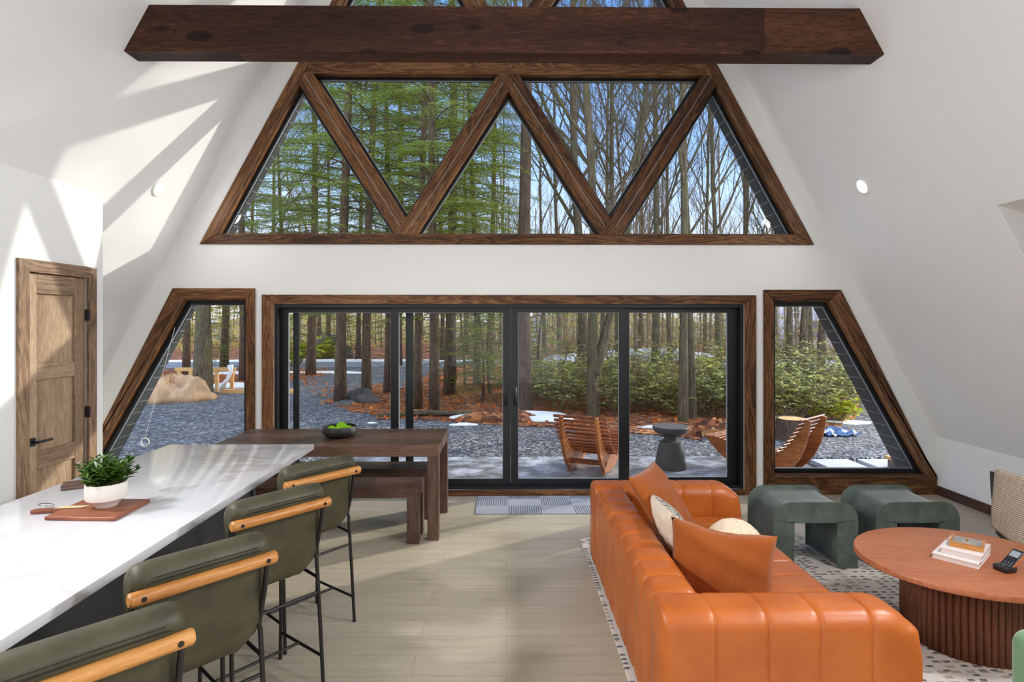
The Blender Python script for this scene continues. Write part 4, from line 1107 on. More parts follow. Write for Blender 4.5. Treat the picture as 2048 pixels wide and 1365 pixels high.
# ---- vegetation builders
def quads(P, Dv, Nv, L, Wd):
    """a diamond leaf for each row: P base, Dv direction, Nv side"""
    k = len(P); V = np.empty((k*4, 3)); V[0::4] = P; V[1::4] = P+Dv*L[:, None]*.5+Nv*Wd[:, None]; V[2::4] = P+Dv*L[:, None]; V[3::4] = P+Dv*L[:, None]*.5-Nv*Wd[:, None]
    return V, np.arange(k*4).reshape(-1, 4)
def unit(a): return a/np.maximum(1e-9, np.linalg.norm(a, axis=1))[:, None]
def make_hemlock(name, label, h, r, z0, nb, Lb, seed, trunk_lean=0, dens=1.0, lfs=1.0, dead=14):
    rnd = random.Random(seed); rg = np.random.default_rng(seed)
    t = thing(name, label, 'tree', (0, 0, 0))
    cpts = []; x = y = 0
    for i in range(13):
        f = i/12; cpts.append(Vector((x + .12*math.sin(f*5+seed)+trunk_lean*f*h, y + .1*math.cos(f*4+seed*2), h*f)))
    cpts[0].z = -.05; rad = [r*(1.25 if i == 0 else 1)*(1-.86*i/12) for i in range(13)]
    obj('trunk', MB().tube(cpts, rad, 12), M['barkc'], t, True)
    bmb = MB(); P = []; Dd = []; Nn = []; Ls = []; Ws = []
    def at(z): f = max(0, min(.999, z/h))*12; i = int(f); return cpts[i].lerp(cpts[i+1], f-i)
    for b in range(nb):
        z = z0 + (h-z0)*(b/nb)**.95; f = (z-z0)/(h-z0); az = rnd.uniform(0, 2*PI)
        L = Lb*(1-f)**.7*rnd.uniform(.65, 1.1)*(.55+.45*min(1, f*5)) + .25
        d = Vector((math.cos(az), math.sin(az), rnd.uniform(.0, .25))); p = at(z); pts = [p]
        for k in range(1, 7): q = k/6; pts.append(p + Vector((d.x*L*q, d.y*L*q, d.z*L*q - .28*L*q*q)))
        bmb.tube(pts, [max(.004, .022*(L/2.5)*(1-q/7)) for q in range(7)], 4, False)
        ntw = int(L*9*dens); sidev = Vector((-d.y, d.x, 0))
        for k in range(ntw):
            q = .18+.82*k/ntw; i = min(5, int(q*6)); c = pts[i].lerp(pts[i+1], q*6-i)
            sd = 1 if k % 2 else -1; tl = L*.32*(1.15-q)*rnd.uniform(.7, 1.2)+.08
            td = (sidev*sd*.85 + d*.55).normalized(); e = c + td*tl + Vector((0, 0, -.25*tl))
            if tl > .25: bmb.tube([c, e], [.005, .002], 3, False)
            m = max(3, int(tl/.035*dens)); fs = (np.arange(m)+.5)/m
            base = np.array(c)[None]+(np.array(e)-np.array(c))[None]*fs[:, None]
            w = np.array((sidev*.4*sd+d).normalized())
            for s2 in (-1, 1):
                perp = np.array(td.cross(Vector((0, 0, 1))).normalized())*s2
                dd = unit(perp[None]*.9 + np.array(td)[None]*.6 + rg.normal(0, .18, (m, 3)) + np.array([[0, 0, -.1]]))
                P.append(base + rg.normal(0, .012, (m, 3))); Dd.append(dd)
                nn = unit(np.cross(dd, np.array([[0, 0, 1.0]]) + rg.normal(0, .35, (m, 3)))); Nn.append(nn)
                Ls.append(rg.uniform(.05, .095, m)*lfs); Ws.append(rg.uniform(.008, .015, m)*lfs)
    for b in range(dead):
        z = rnd.uniform(1.2, max(1.5, z0)); az = rnd.uniform(0, 2*PI); L = rnd.uniform(.4, 1.6); p = at(z)
        d = Vector((math.cos(az), math.sin(az), rnd.uniform(-.3, .2))); pts = [p, p+d*L*.5+Vector((0, 0, rnd.uniform(-.05, .05))), p+d*L+Vector((0, 0, rnd.uniform(-.2, .1)))]
        bmb.tube(pts, [.012, .008, .003], 4, False)
    obj('branches', bmb, M['barkc'], t, False, fix=False)
    Vq, Fq = quads(np.vstack(P), np.vstack(Dd), np.vstack(Nn), np.concatenate(Ls), np.concatenate(Ws))
    fm = MB(); fm.addnp(Vq, Fq); obj('foliage', fm, M['hem'], t, False, fix=False)
    return t
def make_bare(name, label, h, r, seed, mat, spread=.5, depth=4, first=.25, double=False, part=True, lean=(0, 0), curve=.25, twigs=True):
    rnd = random.Random(seed); t = thing(name, label, 'tree', (0, 0, 0)) if part else None
    tm = MB(); bm_ = MB()
    def grow(p, d, L, r0, lev, mb, sides):
        n = 7 if lev == 0 else 5 if lev < 3 else 3
        pts = [p]; rad = [r0*(1.35 if lev == 0 else 1)]; cur = Vector(d)
        for i in range(n):
            cur = (cur + Vector((rnd.uniform(-1, 1), rnd.uniform(-1, 1), rnd.uniform(-.3, .6) if lev else .0))*(.055 if lev == 0 else .17)*curve*4).normalized()
            if lev == 0: cur = (cur + Vector((0, 0, .25))).normalized()
            p = p + cur*L/n; pts.append(p); rad.append(r0*(1-(.62 if lev == 0 else .8)*(i+1)/n))
        mb.tube(pts, rad, sides, False)
        if lev >= depth: return
        nb = [11, 8, 7, 5, 3][lev]
        for k in range(nb):
            f = (first if lev == 0 else .18) + (1-(first if lev == 0 else .18))*(k+rnd.random())/nb; f = min(f, .98)
            i = min(n-1, int(f*n)); c = pts[i].lerp(pts[i+1], f*n-i); rr = rad[i]+(rad[i+1]-rad[i])*(f*n-i)
            ax = (pts[i+1]-pts[i]).normalized(); o = ax.orthogonal().normalized(); o.rotate(Matrix.Rotation(rnd.uniform(0, 2*PI), 3, ax))
            nd = (ax*(1-spread*.45) + o*spread + Vector((0, 0, .25))).normalized()
            grow(c, nd, L*(.42 if lev == 0 else .5)*rnd.uniform(.7, 1.2), max(.004, rr*.55), lev+1, bm_, 5 if lev == 0 else 4 if lev == 1 else 3)
    d0 = Vector((lean[0], lean[1], 1)).normalized()
    grow(Vector((0, 0, -.06)), d0, h, r, 0, tm, 12 if part else 6)
    if double: grow(Vector((.05, 0, .9)), Vector((.28, .1, 1)).normalized(), h*.85, r*.75, 0, tm, 12)
    if part:
        obj('trunk', tm, mat, t, True); obj('branches', bm_, mat, t, True, fix=False); return t
    tm.add(bm_.v, bm_.f); return obj(name, tm, mat, None, True, fix=False)
def make_rhodo(name, label, h, w, nst, seed, mat):
    rnd = random.Random(seed); rg = np.random.default_rng(seed); t = thing(name, label, 'shrub', (0, 0, 0)); sm = MB(); tips = []
    for s in range(nst):
        a = rnd.uniform(0, 2*PI); rr = w*.5*math.sqrt(rnd.random()); hh = h*rnd.uniform(.45, 1)*(1-.35*(rr/(w*.5))**2)
        e = Vector((rr*math.cos(a)*1.1, rr*math.sin(a)*1.1, hh)); b = Vector((rr*.2*math.cos(a), rr*.2*math.sin(a), -.05)); m = b.lerp(e, .5)+Vector((rnd.uniform(-.15, .15), rnd.uniform(-.15, .15), .05))
        sm.tube([b, m, e], [.014, .009, .004], 4, False); tips.append(e)
        for k in range(7):
            f = rnd.uniform(.35, 1); c = b.lerp(e, f); q = c+Vector((rnd.uniform(-.4, .4), rnd.uniform(-.4, .4), rnd.uniform(-.05, .3)))*min(1, h/2); sm.tube([c, q], [.006, .003], 3, False); tips.append(q)
    P = []; Dd = []
    for p in tips:
        k = rnd.randint(5, 7)
        for i in range(k):
            q = 2*PI*i/k+rnd.random(); up = rnd.uniform(-.35, .5); P.append(tuple(p)); Dd.append((math.cos(q), math.sin(q), up))
    P = np.array(P); Dd = unit(np.array(Dd)); N = unit(np.cross(Dd, np.array([[0, 0, 1.]])+rg.normal(0, .4, (len(P), 3))))
    Vq, Fq = quads(P, Dd, N, rg.uniform(.10, .17, len(P)), rg.uniform(.018, .03, len(P)))
    obj('stems', sm, M['barkf'], t, False, fix=False); fm = MB(); fm.addnp(Vq, Fq); obj('foliage', fm, mat, t, False, fix=False); return t

# ---- conifers on the left
he = [make_hemlock('hemlock_tree', 'x', 19, .14, 2.3, 130, 3.0, 11), make_hemlock('hemlock_tree', 'x', 17, .115, 3.0, 120, 2.6, 23, .012), make_hemlock('hemlock_tree', 'x', 20, .165, 2.7, 140, 3.2, 37, -.006)]
hp = [(692, 14.2, 0, .95, 'hemlock trunk with a slight crook on a leaf mound behind the black moss bowl'), (625, 22, 2, 1, 'straight hemlock trunk left of the crooked one, near the road edge'),
      (742, 14.6, 1, 1, 'slightly leaning hemlock trunk just left of the first door stile'), (771, 16.5, 1, .9, 'slender hemlock trunk beside the first wide door stile'),
      (838, 13.4, 1, .9, 'thin hemlock trunk nearest the dark screen stile in the second glass panel'), (866, 12.6, 0, .8, 'thin dark hemlock trunk in the middle of the second glass panel'),
      (905, 16, 2, .95, 'broad dark hemlock trunk among saplings in the second glass panel'), (948, 18.5, 1, 1, 'hemlock behind the saplings left of the door handles'),
      (480, 20, 0, 1, 'hemlock in the right part of the left trapezoid window'), (452, 26, 2, 1, 'hemlock far behind in the middle of the left trapezoid window'), (365, 21, 1, 1.1, 'hemlock at the sloping edge of the left trapezoid window'),
      (985, 24, 0, 1, 'tall hemlock behind the centre stile of the sliding door'), (560, 27, 1, 1.05, None), (800, 27, 2, 1, None), (720, 31, 0, 1, None), (880, 30, 1, 1.1, None), (655, 38, 2, 1.05, None), (500, 34, 1, 1.1, None), (930, 36, 0, 1.1, None)]
used = set()
for px_, Y, k, sc, lab in hp:
    x, y = P2(px_, Y); g = None if lab else 'hemlocks of the back row'
    lab = lab or 'tall hemlock in the back row beyond the gravel drive'
    if k in used: dup(he[k], (x, y, GZ), random.uniform(0, 6), lab, g or 'hemlocks of the left grove', sc)
    else:
        used.add(k); o = he[k]; o.location = (x, y, GZ); o.scale = (sc,)*3; o['label'] = lab; o['group'] = g or 'hemlocks of the left grove'
sp_ = make_hemlock('hemlock_sapling', 'young hemlock with feathery low boughs in the second glass panel', 4.6, .04, .3, 60, 1.3, 51, dens=1.1, dead=0)
sp_['group'] = 'hemlock saplings'; x, y = P2(958, 14.5); sp_.location = (x, y, GZ)
for px_, Y, s, lab in ((985, 16, 1.1, 'young hemlock just left of the centre door stile'), (925, 17.5, .95, 'young hemlock behind the broad dark trunk'), (1085, 16, .95, 'young hemlock right of the big reddish trunk'), (415, 24, .8, 'young hemlock behind the lumber railing'), (598, 31, .7, 'bushy young hemlock across the road, left'), (700, 33, .65, 'bushy young hemlock across the road, middle'), (660, 32, .6, 'low young hemlock across the road beside the boulders'), (770, 31, .75, 'bushy young hemlock across the road, right'), (1455, 16, .6, 'young hemlock at the right end of the last glass panel'), (1330, 13.5, .32, 'small young evergreen at the foot of the rhododendrons')):
    x, y = P2(px_, Y); dup(sp_, (x, y, GZ), random.uniform(0, 6), lab, None, s)
tp_ = make_hemlock('shade_pine', 'added pine out of view on the right, its high crown shading the left slope', 19, .13, 14.1, 80, 1.3, 71, dens=1.5, lfs=1.6, dead=0); tp_.location = (22.5, 19.5, GZ)  # unseen tree added to keep a sun patch off the left slope
# ---- bare hardwoods
b1 = make_bare('bare_tree', 'thick reddish brown straight trunk right beside the centre door handles', 17, .165, 5, M['barkc'], .55, 3, .42, curve=.1)
x, y = P2(1046, 13.2); b1.location = (x, y, GZ)
b2 = make_bare('bare_tree', 'mossy broad trunk standing behind the sun lounger', 17, .17, 8, M['barkd'], .6, 4, .3, curve=.2)
x, y = P2(1168, 19); b2.location = (x, y, GZ)
b3 = make_bare('bare_tree', 'slender curving double stemmed trunk rising behind the sun lounger back', 13, .115, 12, M['barkd'], .6, 4, .3, True, curve=.35)
x, y = P2(1186, 12.4); b3.location = (x, y, GZ)
b4 = make_bare('bare_tree', 'x', 15, .085, 19, M['barkd'], .55, 4, .3, curve=.22)
b5 = make_bare('bare_tree', 'big mossy trunk in the left trapezoid window behind the sand heap', 16, .21, 27, M['barkd'], .5, 3, .45, curve=.12)
x, y = P2(405, 16); b5.location = (x, y, GZ)
bp = [(1366, 11.6, 3, 1.0, 'grey mossy trunk behind the stone side table, left one of two'), (1386, 11.9, 3, .8, 'thinner mottled trunk behind the stone side table, right one of two'), (1310, 19, 1, .8, 'bare trunk in the left half of the last glass panel'),
      (1438, 20, 3, 1.1, 'bare trunk at the right end of the last glass panel'), (1578, 17, 3, 1.1, 'leftmost trunk in the right trapezoid window'), (1603, 18, 1, .75, 'forked trunk in the middle of the right trapezoid window'),
      (1622, 19, 3, 1.15, 'straight trunk in front of the white house wall'), (1640, 21, 1, .8, 'leaning trunk at the eave of the white house'), (1700, 15, 3, .8, 'dark leaning stem at the right end of the rhododendrons'),
      (1240, 24, 1, .9, None), (1120, 27, 3, 1.2, None), (1480, 25, 1, .85, None), (1340, 29, 3, 1.3, None), (1550, 30, 1, .9, None), (1410, 33, 3, 1.3, None), (1205, 34, 1, .95, None), (1090, 36, 3, 1.3, None), (1280, 38, 1, 1, None), (1000, 40, 3, 1.3, None), (640, 44, 1, 1, None), (840, 46, 3, 1.3, None), (540, 40, 1, 1, None)]
src = {1: b2, 3: b4}; first = True
for px_, Y, k, sc, lab in bp:
    x, y = P2(px_, Y)
    g = 'bare trees of the nearer woods' if lab else 'bare trees of the back woods'; lab = lab or 'tall leafless tree deep in the back woods'
    if k == 3 and first: first = False; b4.location = (x, y, GZ); b4.scale = (sc,)*3; b4['label'] = lab; b4['group'] = g
    else: dup(src[k], (x, y, GZ), random.uniform(0, 6), lab, g, sc)
# ---- far thin trees: single mesh each
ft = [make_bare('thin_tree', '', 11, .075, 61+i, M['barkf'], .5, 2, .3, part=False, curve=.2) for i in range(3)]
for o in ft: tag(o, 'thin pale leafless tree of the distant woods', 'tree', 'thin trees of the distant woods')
rnd = random.Random(77); i = 0
while i < 150:
    Y = rnd.uniform(30, 66); px_ = rnd.uniform(330, 1760)
    if 1585 < px_ < 1760 and Y < 50 and rnd.random() < .8: continue
    if px_ < 1000 and Y < 44: continue
    x, y = P2(px_, Y); k = i % 3; s = rnd.uniform(.7, 1.2)
    if i < 3: o = ft[i]
    else: o = ft[k].copy(); COL.objects.link(o)
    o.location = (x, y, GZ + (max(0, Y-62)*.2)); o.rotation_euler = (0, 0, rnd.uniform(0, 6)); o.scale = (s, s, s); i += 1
# ---- rhododendrons
rh = [make_rhodo('rhododendron_shrub', 'x', 1.75, 2.7, 24, 3, M['rhodo']), make_rhodo('rhododendron_shrub', 'x', 1.4, 2.4, 20, 9, M['rhodo'])]
rp = [(1085, 14.5, 0, .85), (1118, 13.2, 1, .9), (1150, 15, 0, 1), (1215, 13.6, 0, .95), (1235, 12.6, 1, .75), (1268, 14, 0, 1.1), (1300, 12.9, 1, 1), (1335, 15, 0, 1.15), (1345, 12.6, 1, .75), (1405, 13.2, 0, 1.05), (1430, 12.2, 1, .95), (1465, 14, 0, 1.2), (1500, 12.4, 1, 1.1), (1548, 12.2, 0, 1.05), (1580, 11.6, 1, .95), (1602, 13.2, 0, 1.15), (1628, 11.8, 1, .95), (1640, 14, 0, 1.1), (1668, 13.0, 0, .9), (1690, 15.5, 1, 1), (1180, 17, 0, 1.1), (1250, 18, 0, 1.2), (1380, 18, 0, 1.2), (1525, 17, 0, 1.3), (1585, 17, 1, 1.4), (1060, 19, 1, 1.1), (1015, 18, 1, .9)]
dirs = ['right of the big reddish trunk', 'near the left edge of the third glass panel', 'left of the curving double trunk', 'right of the curving double trunk', 'low at the right edge of the third glass panel', 'at the left edge of the last glass panel', 'left of the two grey trunks', 'rising behind the two grey trunks', 'low in front of the two grey trunks', 'just right of the two grey trunks', 'right of the stone side table', 'filling the right end of the last glass panel', 'hidden behind the strip of wall between the openings', 'at the left edge of the right trapezoid window', 'low at the left in the right trapezoid window', 'tall in the middle of the right trapezoid window', 'behind the top of the curved lounger', 'in front of the white house wing', 'above the blue tarp', 'farthest right, beside the gravel path']
for i, (px_, Y, k, s) in enumerate(rp):
    x, y = P2(px_, Y); s *= .86
    lab = ('broad leaved rhododendron '+dirs[i]) if i < len(dirs) else 'rhododendron in the rear row behind the front shrubs'
    g = 'rhododendrons of the front row' if i < len(dirs) else 'rhododendrons of the rear row'
    if i < 2: o = rh[k]; o.location = (x, y, GZ); o.scale = (s,)*3; o['label'] = lab; o['group'] = g
    else: dup(rh[k], (x, y, GZ), random.uniform(0, 6), lab, g, s)
ys = make_rhodo('yellow_shrub', 'small bright yellow green shrub at the edge of the gravel path', .6, 1.0, 16, 31, M['yell']); x, y = P2(1668, 11.6); ys.location = (x, y, GZ)
for px_, Y, s, lab in ((1100, 15.5, 1.8, 'yellow green sapling leaves right of the big reddish trunk'), (1160, 16.5, 1.8, 'yellow green sapling leaves before the mossy broad trunk'), (1420, 15.5, 2.0, 'yellow green leaves above the shrubs in the last glass panel'), (590, 27, 2.4, 'yellow green bush at the left edge of the first glass panel'), (650, 31.5, 2.2, 'yellow green bush across the road behind the boulders')):
    x, y = P2(px_, Y); dup(ys, (x, y, GZ), random.uniform(0, 6), lab, None, s)

# ---- stuff: far brush, fallen leaves
rg = np.random.default_rng(5)
def brush(n, xr, yr, zr, L, Wd, up, mat, name):
    P = np.stack([rg.uniform(*xr, n), rg.uniform(*yr, n), GZ + rg.uniform(0, 1, n)**1.6*(zr)], 1); P[:, 2] += np.maximum(0, P[:, 1]-62)*.045
    keep = (P[:, 0]/P[:, 1] > -.64) & (P[:, 0]/P[:, 1] < .68); P = P[keep]; n = len(P)
    Dd = unit(rg.normal(0, 1, (n, 3))+np.array([[0, 0, up]])); N = unit(np.cross(Dd, rg.normal(0, 1, (n, 3))))
    V, Fq = quads(P, Dd, N, rg.uniform(L[0], L[1], n), rg.uniform(Wd[0], Wd[1], n)); mb = MB(); mb.addnp(V, Fq)
    tag(obj(name, mb, mat, None, False, fix=False), kind='stuff')
brush(34000, (-50, 50), (38, 88), 6.5, (.25, .6), (.05, .12), .3, M['brush'], 'far_undergrowth')
brush(9000, (-50, 60), (42, 88), 9.0, (1.2, 3.0), (.012, .03), 2.5, M['barkf'], 'far_twigs')
brush(5000, (-2, 20), (20, 36), 2.2, (.4, 1.0), (.006, .012), 2.0, M['barkf'], 'woodland_twigs')
brush(5200, (.9, 12.5), (12, 20), 2.3, (.35, 1.1), (.003, .006), .9, M['barkf'], 'understory_twigs')
brush(1600, (.9, 12.5), (11.5, 17), 1.9, (.4, 1.0), (.004, .008), .9, M['barkc'], 'understory_twigs')
n = 15000; P = np.stack([rg.uniform(-14, 14, n), rg.uniform(11.0, 30, n), np.full(n, GZ+.03)], 1)
r = P[:, 0]/P[:, 1]; py_near = 648+ F*(H-GZ)/P[:, 1]; px_ = 1013+F*r
nearb = np.interp(px_, [200, 430, 600, 640, 700, 770, 1000, 1250, 1400, 1480, 1700, 1760], [788, 774, 757, 802, 820, 838, 850, 866, 880, 862, 855, 760])
far = np.interp(px_, [200, 640, 660, 800, 930, 1100], [740, 742, 775, 770, 730, 700])
keep = (py_near < nearb+3) & (py_near > far); P = P[keep]; n = len(P)
Dd = unit(np.concatenate([rg.normal(0, 1, (n, 2)), rg.uniform(0, .5, (n, 1))], 1)); N = unit(np.cross(Dd, np.array([[0, 0, 1.]])+rg.normal(0, .4, (n, 3))))
V, Fq = quads(P, Dd, N, rg.uniform(.07, .13, n), rg.uniform(.025, .045, n)); mb = MB(); mb.addnp(V, Fq)
tag(obj('fallen_leaves', mb, M['fall'], None, False, fix=False), kind='stuff')

# ---- snow patches, rocks, sand heap, lumber, stump, tarp, logs
def lump(name, label, cat, c, rx, ry, rz, mat, seed, rot=0, group=None, kind=None, jit=.5):
    rnd = random.Random(seed); ph = [rnd.uniform(0, 6) for _ in range(8)]; V = []; n, m = 36, 10
    for j in range(m+1):
        f = j/m
        for i in range(n):
            q = 2*PI*i/n; R = 1 + jit*.35*math.sin(2*q+ph[0]) + jit*.25*math.sin(3*q+ph[1]) + jit*.15*math.sin(7*q+ph[2])
            z = math.cos(f*PI/2)**.8*(1+.3*jit*math.sin(3*q+ph[3]+f*6))
            k_ = f*PI/2; R *= 1+jit*.1*math.sin(11*q+ph[4]+9*f)*math.sin(7*f+ph[5]); z *= 1+jit*.22*math.sin(5*q+ph[6]+11*f)
            V.append((rx*R*math.sin(k_), q, z, q))
    W_ = [(r*math.cos(q), r*ry/rx*math.sin(q), max(-.02, z*rz)) for r, q, z, _ in V]
    mb = MB().add(W_, [(j*n+i, (j+1)*n+i, (j+1)*n+(i+1) % n, j*n+(i+1) % n) for j in range(m) for i in range(n)] + [tuple(m*n+i for i in range(n))])
    o = obj(name, mb, mat, None, True); o.location = (c[0], c[1], GZ); o.rotation_euler = (0, 0, rot)
    tag(o, label, cat, group, kind); return o
sn = [((1020, 836), 1.1, .35, .13, 'white snow ridge at the foot of the big reddish trunk'), ((1085, 842), .7, .22, .1, 'narrow snow ridge trailing towards the sun lounger'), ((915, 829), .35, .12, .05, 'small snow patch on the leaves in the second glass panel'), ((928, 850), .28, .14, .03, 'flat snow patch at the gravel edge in the second glass panel'), ((744, 847), .09, .05, .02, 'tiny snow bit on the gravel beyond the dining table'),
      ((665, 746), 1.6, .5, .05, 'snow strip beside the straight hemlock near the road'), ((1310, 857), .35, .12, .05, 'snow patch behind the stone side table'), ((1560, 838), .5, .3, .06, 'snow patch beside the stump'), ((1690, 846), .5, .25, .03, 'snow patch at the edge of the gravel path'), ((470, 776), .9, .35, .14, 'snow heap below the lumber railing'), ((385, 778), .5, .25, .08, 'snow patch left of the big mossy trunk'), ((1150, 735), 2.2, 1.0, .5, 'snowy clearing glimpsed behind the shrubs in the third panel'), ((1300, 722), 3.0, 1.2, .6, 'snowy clearing glimpsed at the top of the last panel'), ((1600, 735), 4, 1.5, .3, 'snowy ground glimpsed between rhododendrons in the right window'), ((480, 748), 2.0, .5, .08, 'snow strip in the woods of the left window')]
for i, ((a, b), rx, ry, rz, lab) in enumerate(sn):
    c = G(a, b); lump('snow_patch', lab, 'snow', c, rx, ry, rz, M['snow'], 100+i, random.uniform(-.2, .2), 'patches of old snow')
c = (-9.5, 29.9); lump('snow_bank', 'long low snow bank along the far edge of the road', 'snow', c, 13, .22, .12, M['snow'], 140, 0.01)
lump('sand_heap', 'heap of sandy soil beside the gravel in the left trapezoid window', 'soil heap', G(338, 802), .72, .75, .5, M['dirt'], 41, .3, jit=.8)
lump('dirt_mound', 'mound of roots and soil with snow on top near the centre stile', 'mound', G(1000, 842), .8, .35, .2, M['litter'], 43, 0)
lump('boulder', 'dark boulder beside the crooked hemlock trunk', 'rock', G(722, 806), .4, .3, .32, M['rock'], 44, 0)
lump('boulder', 'large brown boulder across the road in the first glass panel', 'rock', (P2(660, 33)), 1.1, .8, 1.1, M['rock'], 45, 0)
lump('boulder', 'small dark boulder below the third hemlock', 'rock', G(690, 812), .35, .2, .12, M['rock'], 46, 0)
lump('leaf_pile', 'brown leaf pile behind the foot of the right lounger', 'leaf pile', G(1432, 872), .38, .3, .26, M['litter'], 47, 0)
c = G(1572, 878); stp = thing('tree_stump', 'dark cut tree stump behind the curved lounger back', 'stump', (c[0]+.1, c[1], GZ))
obj('bark', MB().lathe([(.32, 0), (.26, .15), (.24, .34), (0, .345)], 20), M['barkc'], stp); obj('cut_face', MB().lathe([(0, .346), (.22, .346), (.22, .352), (0, .353)], 20), M['lumber'], stp)
rnd = random.Random(8); V = []; nx_, ny_ = 26, 14
for j in range(ny_+1):
    for i in range(nx_+1): V.append((-.42+.84*i/nx_+rnd.uniform(-.015, .015), -.3+.6*j/ny_, .012+.075*abs(math.sin(i*.42+1.3*math.sin(j*.45))*math.sin(j*.55+1.1*math.sin(i*.33)+.5))))
tp = obj('blue_tarp', MB().add(V, [(j*(nx_+1)+i, j*(nx_+1)+i+1, (j+1)*(nx_+1)+i+1, (j+1)*(nx_+1)+i) for j in range(ny_) for i in range(nx_)]), M['tarp'], None, False)
c = G(1660, 868); tp.location = (c[0], c[1], GZ); tag(tp, 'crumpled blue tarp on the gravel beside the curved lounger', 'tarp')
c = G(400, 786); lr = thing('lumber_railing', 'low railing of fresh yellow lumber behind the big mossy trunk', 'railing', (c[0]-.3, c[1]+.3, GZ), .05)
for i, x in enumerate((-.45, -.12, .62, 1.05)): obj('post', MB().box(x-.045, x+.045, -.045, .045, 0, .62), M['lumber'], lr, False)
obj('top_rail', MB().box(-.55, .15, -.05, .05, .6, .7), M['lumber'], lr, False); obj('top_rail', MB().box(.5, 1.15, -.05, .05, .6, .7), M['lumber'], lr, False)
o = obj('board_stack', MB().box(0, 2.2, 0, .3, 0, .05).box(.1, 2.1, .02, .28, .05, .1), M['lumber']); o.location = (c[0]+.6, c[1]-.2, GZ); tag(o, 'stack of pale boards lying on the ground below the railing', 'boards')
o = obj('white_rag', MB().tube([(1.05, -.06, .78), (1.08, -.07, .6), (.98, -.1, .35), (.8, -.1, .1)], [.09, .06, .05, .1], 8), M['snow'], None, True); o.location = lr.location; tag(o, 'white plastic rag hanging from the lumber railing post', 'rag')
o = obj('fallen_log', MB().tube([(-1.3, 0, .05), (-.3, .1, .09), (.7, .02, .08), (1.3, -.1, .05)], [.05, .06, .05, .03], 8), M['barkd'], None, True); c = G(880, 836); o.location = (c[0], c[1], GZ); tag(o, 'thin fallen branch lying on the leaves at the gravel edge', 'log')

# ---- white house at the far right
hs = thing('white_house', 'white two storey house with grey roof glimpsed through the right window', 'house', (26.5, 46, -2.2))
obj('main_wall', MB().box(-3.6, -.2, 2, 9, 0, 9), M['hwall'], hs, False)
obj('wing_wall', MB().box(-2.3, 5, 0, 7, 0, 3.1), M['hwall'], hs, False)
obj('roof', MB().add([(-2.6, -.3, 3.1), (5.3, -.3, 3.1), (5.3, 3.5, 5.0), (-1.0, 3.5, 5.0), (-2.6, 7.3, 3.1), (5.3, 7.3, 3.1), (-2.6, -.3, 3.0), (5.3, -.3, 3.0)], [(0, 1, 2, 3), (0, 3, 4), (3, 2, 5, 4), (0, 6, 7, 1)]), M['hroof'], hs, False, fix=False)
obj('roof', MB().add([(-4, 1.7, 8.9), (.2, 1.7, 8.9), (.2, 5.5, 11.5), (-4, 5.5, 11.5), (-4, 9.3, 8.9), (.2, 9.3, 8.9)], [(0, 1, 2, 3), (3, 2, 5, 4), (0, 3, 4), (1, 5, 2)]), M['hroof'], hs, False, fix=False)
for (x, z, y) in ((-1.35, 2.0, -.03), (-2.9, 3.9, 1.97), (-2.2, 5.0, 1.97), (-1.2, 5.2, 1.97), (-2.9, 6.4, 1.97), (-1.2, 6.9, 1.97)):
    w_ = obj('window', MB().box(x-.32, x+.32, y, y+.06, z-.6, z+.6), M['whitep'], hs, False)
    obj('pane', MB().box(x-.22, x+.22, y-.01, y, z+.03, z+.5).box(x-.22, x+.22, y-.01, y, z-.5, z-.03), M['hwin'], w_, False)
sd_ = thing('white_shed', 'narrow white building glimpsed right of the big reddish trunk', 'building', (2.3, 48, GZ))
obj('wall', MB().box(0, 1.1, 0, 3, 0, 5), M['hwall'], sd_, False); obj('roof', MB().add([(-.2, -.2, 5), (1.3, -.2, 5), (1.3, 1.5, 6), (-.2, 1.5, 6), (-.2, 3.2, 5), (1.3, 3.2, 5)], [(0, 1, 2, 3), (3, 2, 5, 4), (0, 3, 4), (1, 5, 2)]), M['hroof'], sd_, False, fix=False)

# ================================================================ patio furniture
def lounger(label, loc, rz):
    t = thing('sun_lounger', label, 'sun lounger', loc, rz, 'slatted sun loungers on the patio')
    top_ = [(0, .40), (.14, .405), (.30, .375), (.46, .31), (.60, .255), (.72, .235), (.84, .25), (.96, .315), (1.06, .41), (1.15, .53), (1.23, .66), (1.29, .78)]
    bot_ = [(1.34, .77), (1.32, .62), (1.28, .45), (1.21, .29), (1.11, .15), (1.01, .06), (1.0, .01), (.94, .03), (.84, .012), (.70, .0), (.56, .008), (.40, .05), (.24, .14), (.09, .26), (-.03, .375)]
    for y in (.07, .53):
        o = obj('side_frame', MB().prism(top_+bot_, y, y+.04, 'xz'), M['teaks'], t, False)
        m = o.modifiers.new('e', 'BEVEL'); m.width = .004; m.segments = 1; m.limit_method = 'ANGLE'
    # slats at an even spacing along the top curve
    pts = [Vector((a, 0, b)) for a, b in top_]; cum = [0]
    for a, b in zip(pts, pts[1:]): cum.append(cum[-1]+(b-a).length)
    n = 25
    for k in range(n):
        s = cum[-1]*(k+.3)/(n-.4); i = max(j for j in range(len(cum)-1) if cum[j] <= s); f = (s-cum[i])/(cum[i+1]-cum[i]); p = pts[i].lerp(pts[i+1], f)
        d = (pts[i+1]-pts[i]).normalized(); ang = math.atan2(d.z, d.x)
        Mx = Matrix.Translation(p) @ Matrix.Rotation(-ang, 4, 'Y') @ Matrix.Translation((0, .32, .0125))
        obj('slat', MB().rbox(-.016, .016, -.345, .345, -.010, .014, .003, 1, Mx), M['teak'], t, 30)
    obj('crossbar', MB().rbox(.94, .98, .06, .58, .12, .18, .004, 1), M['teak'], t)
    obj('crossbar', MB().rbox(.40, .44, .06, .58, .14, .19, .004, 1), M['teak'], t)
    return t
PZ = -.0995
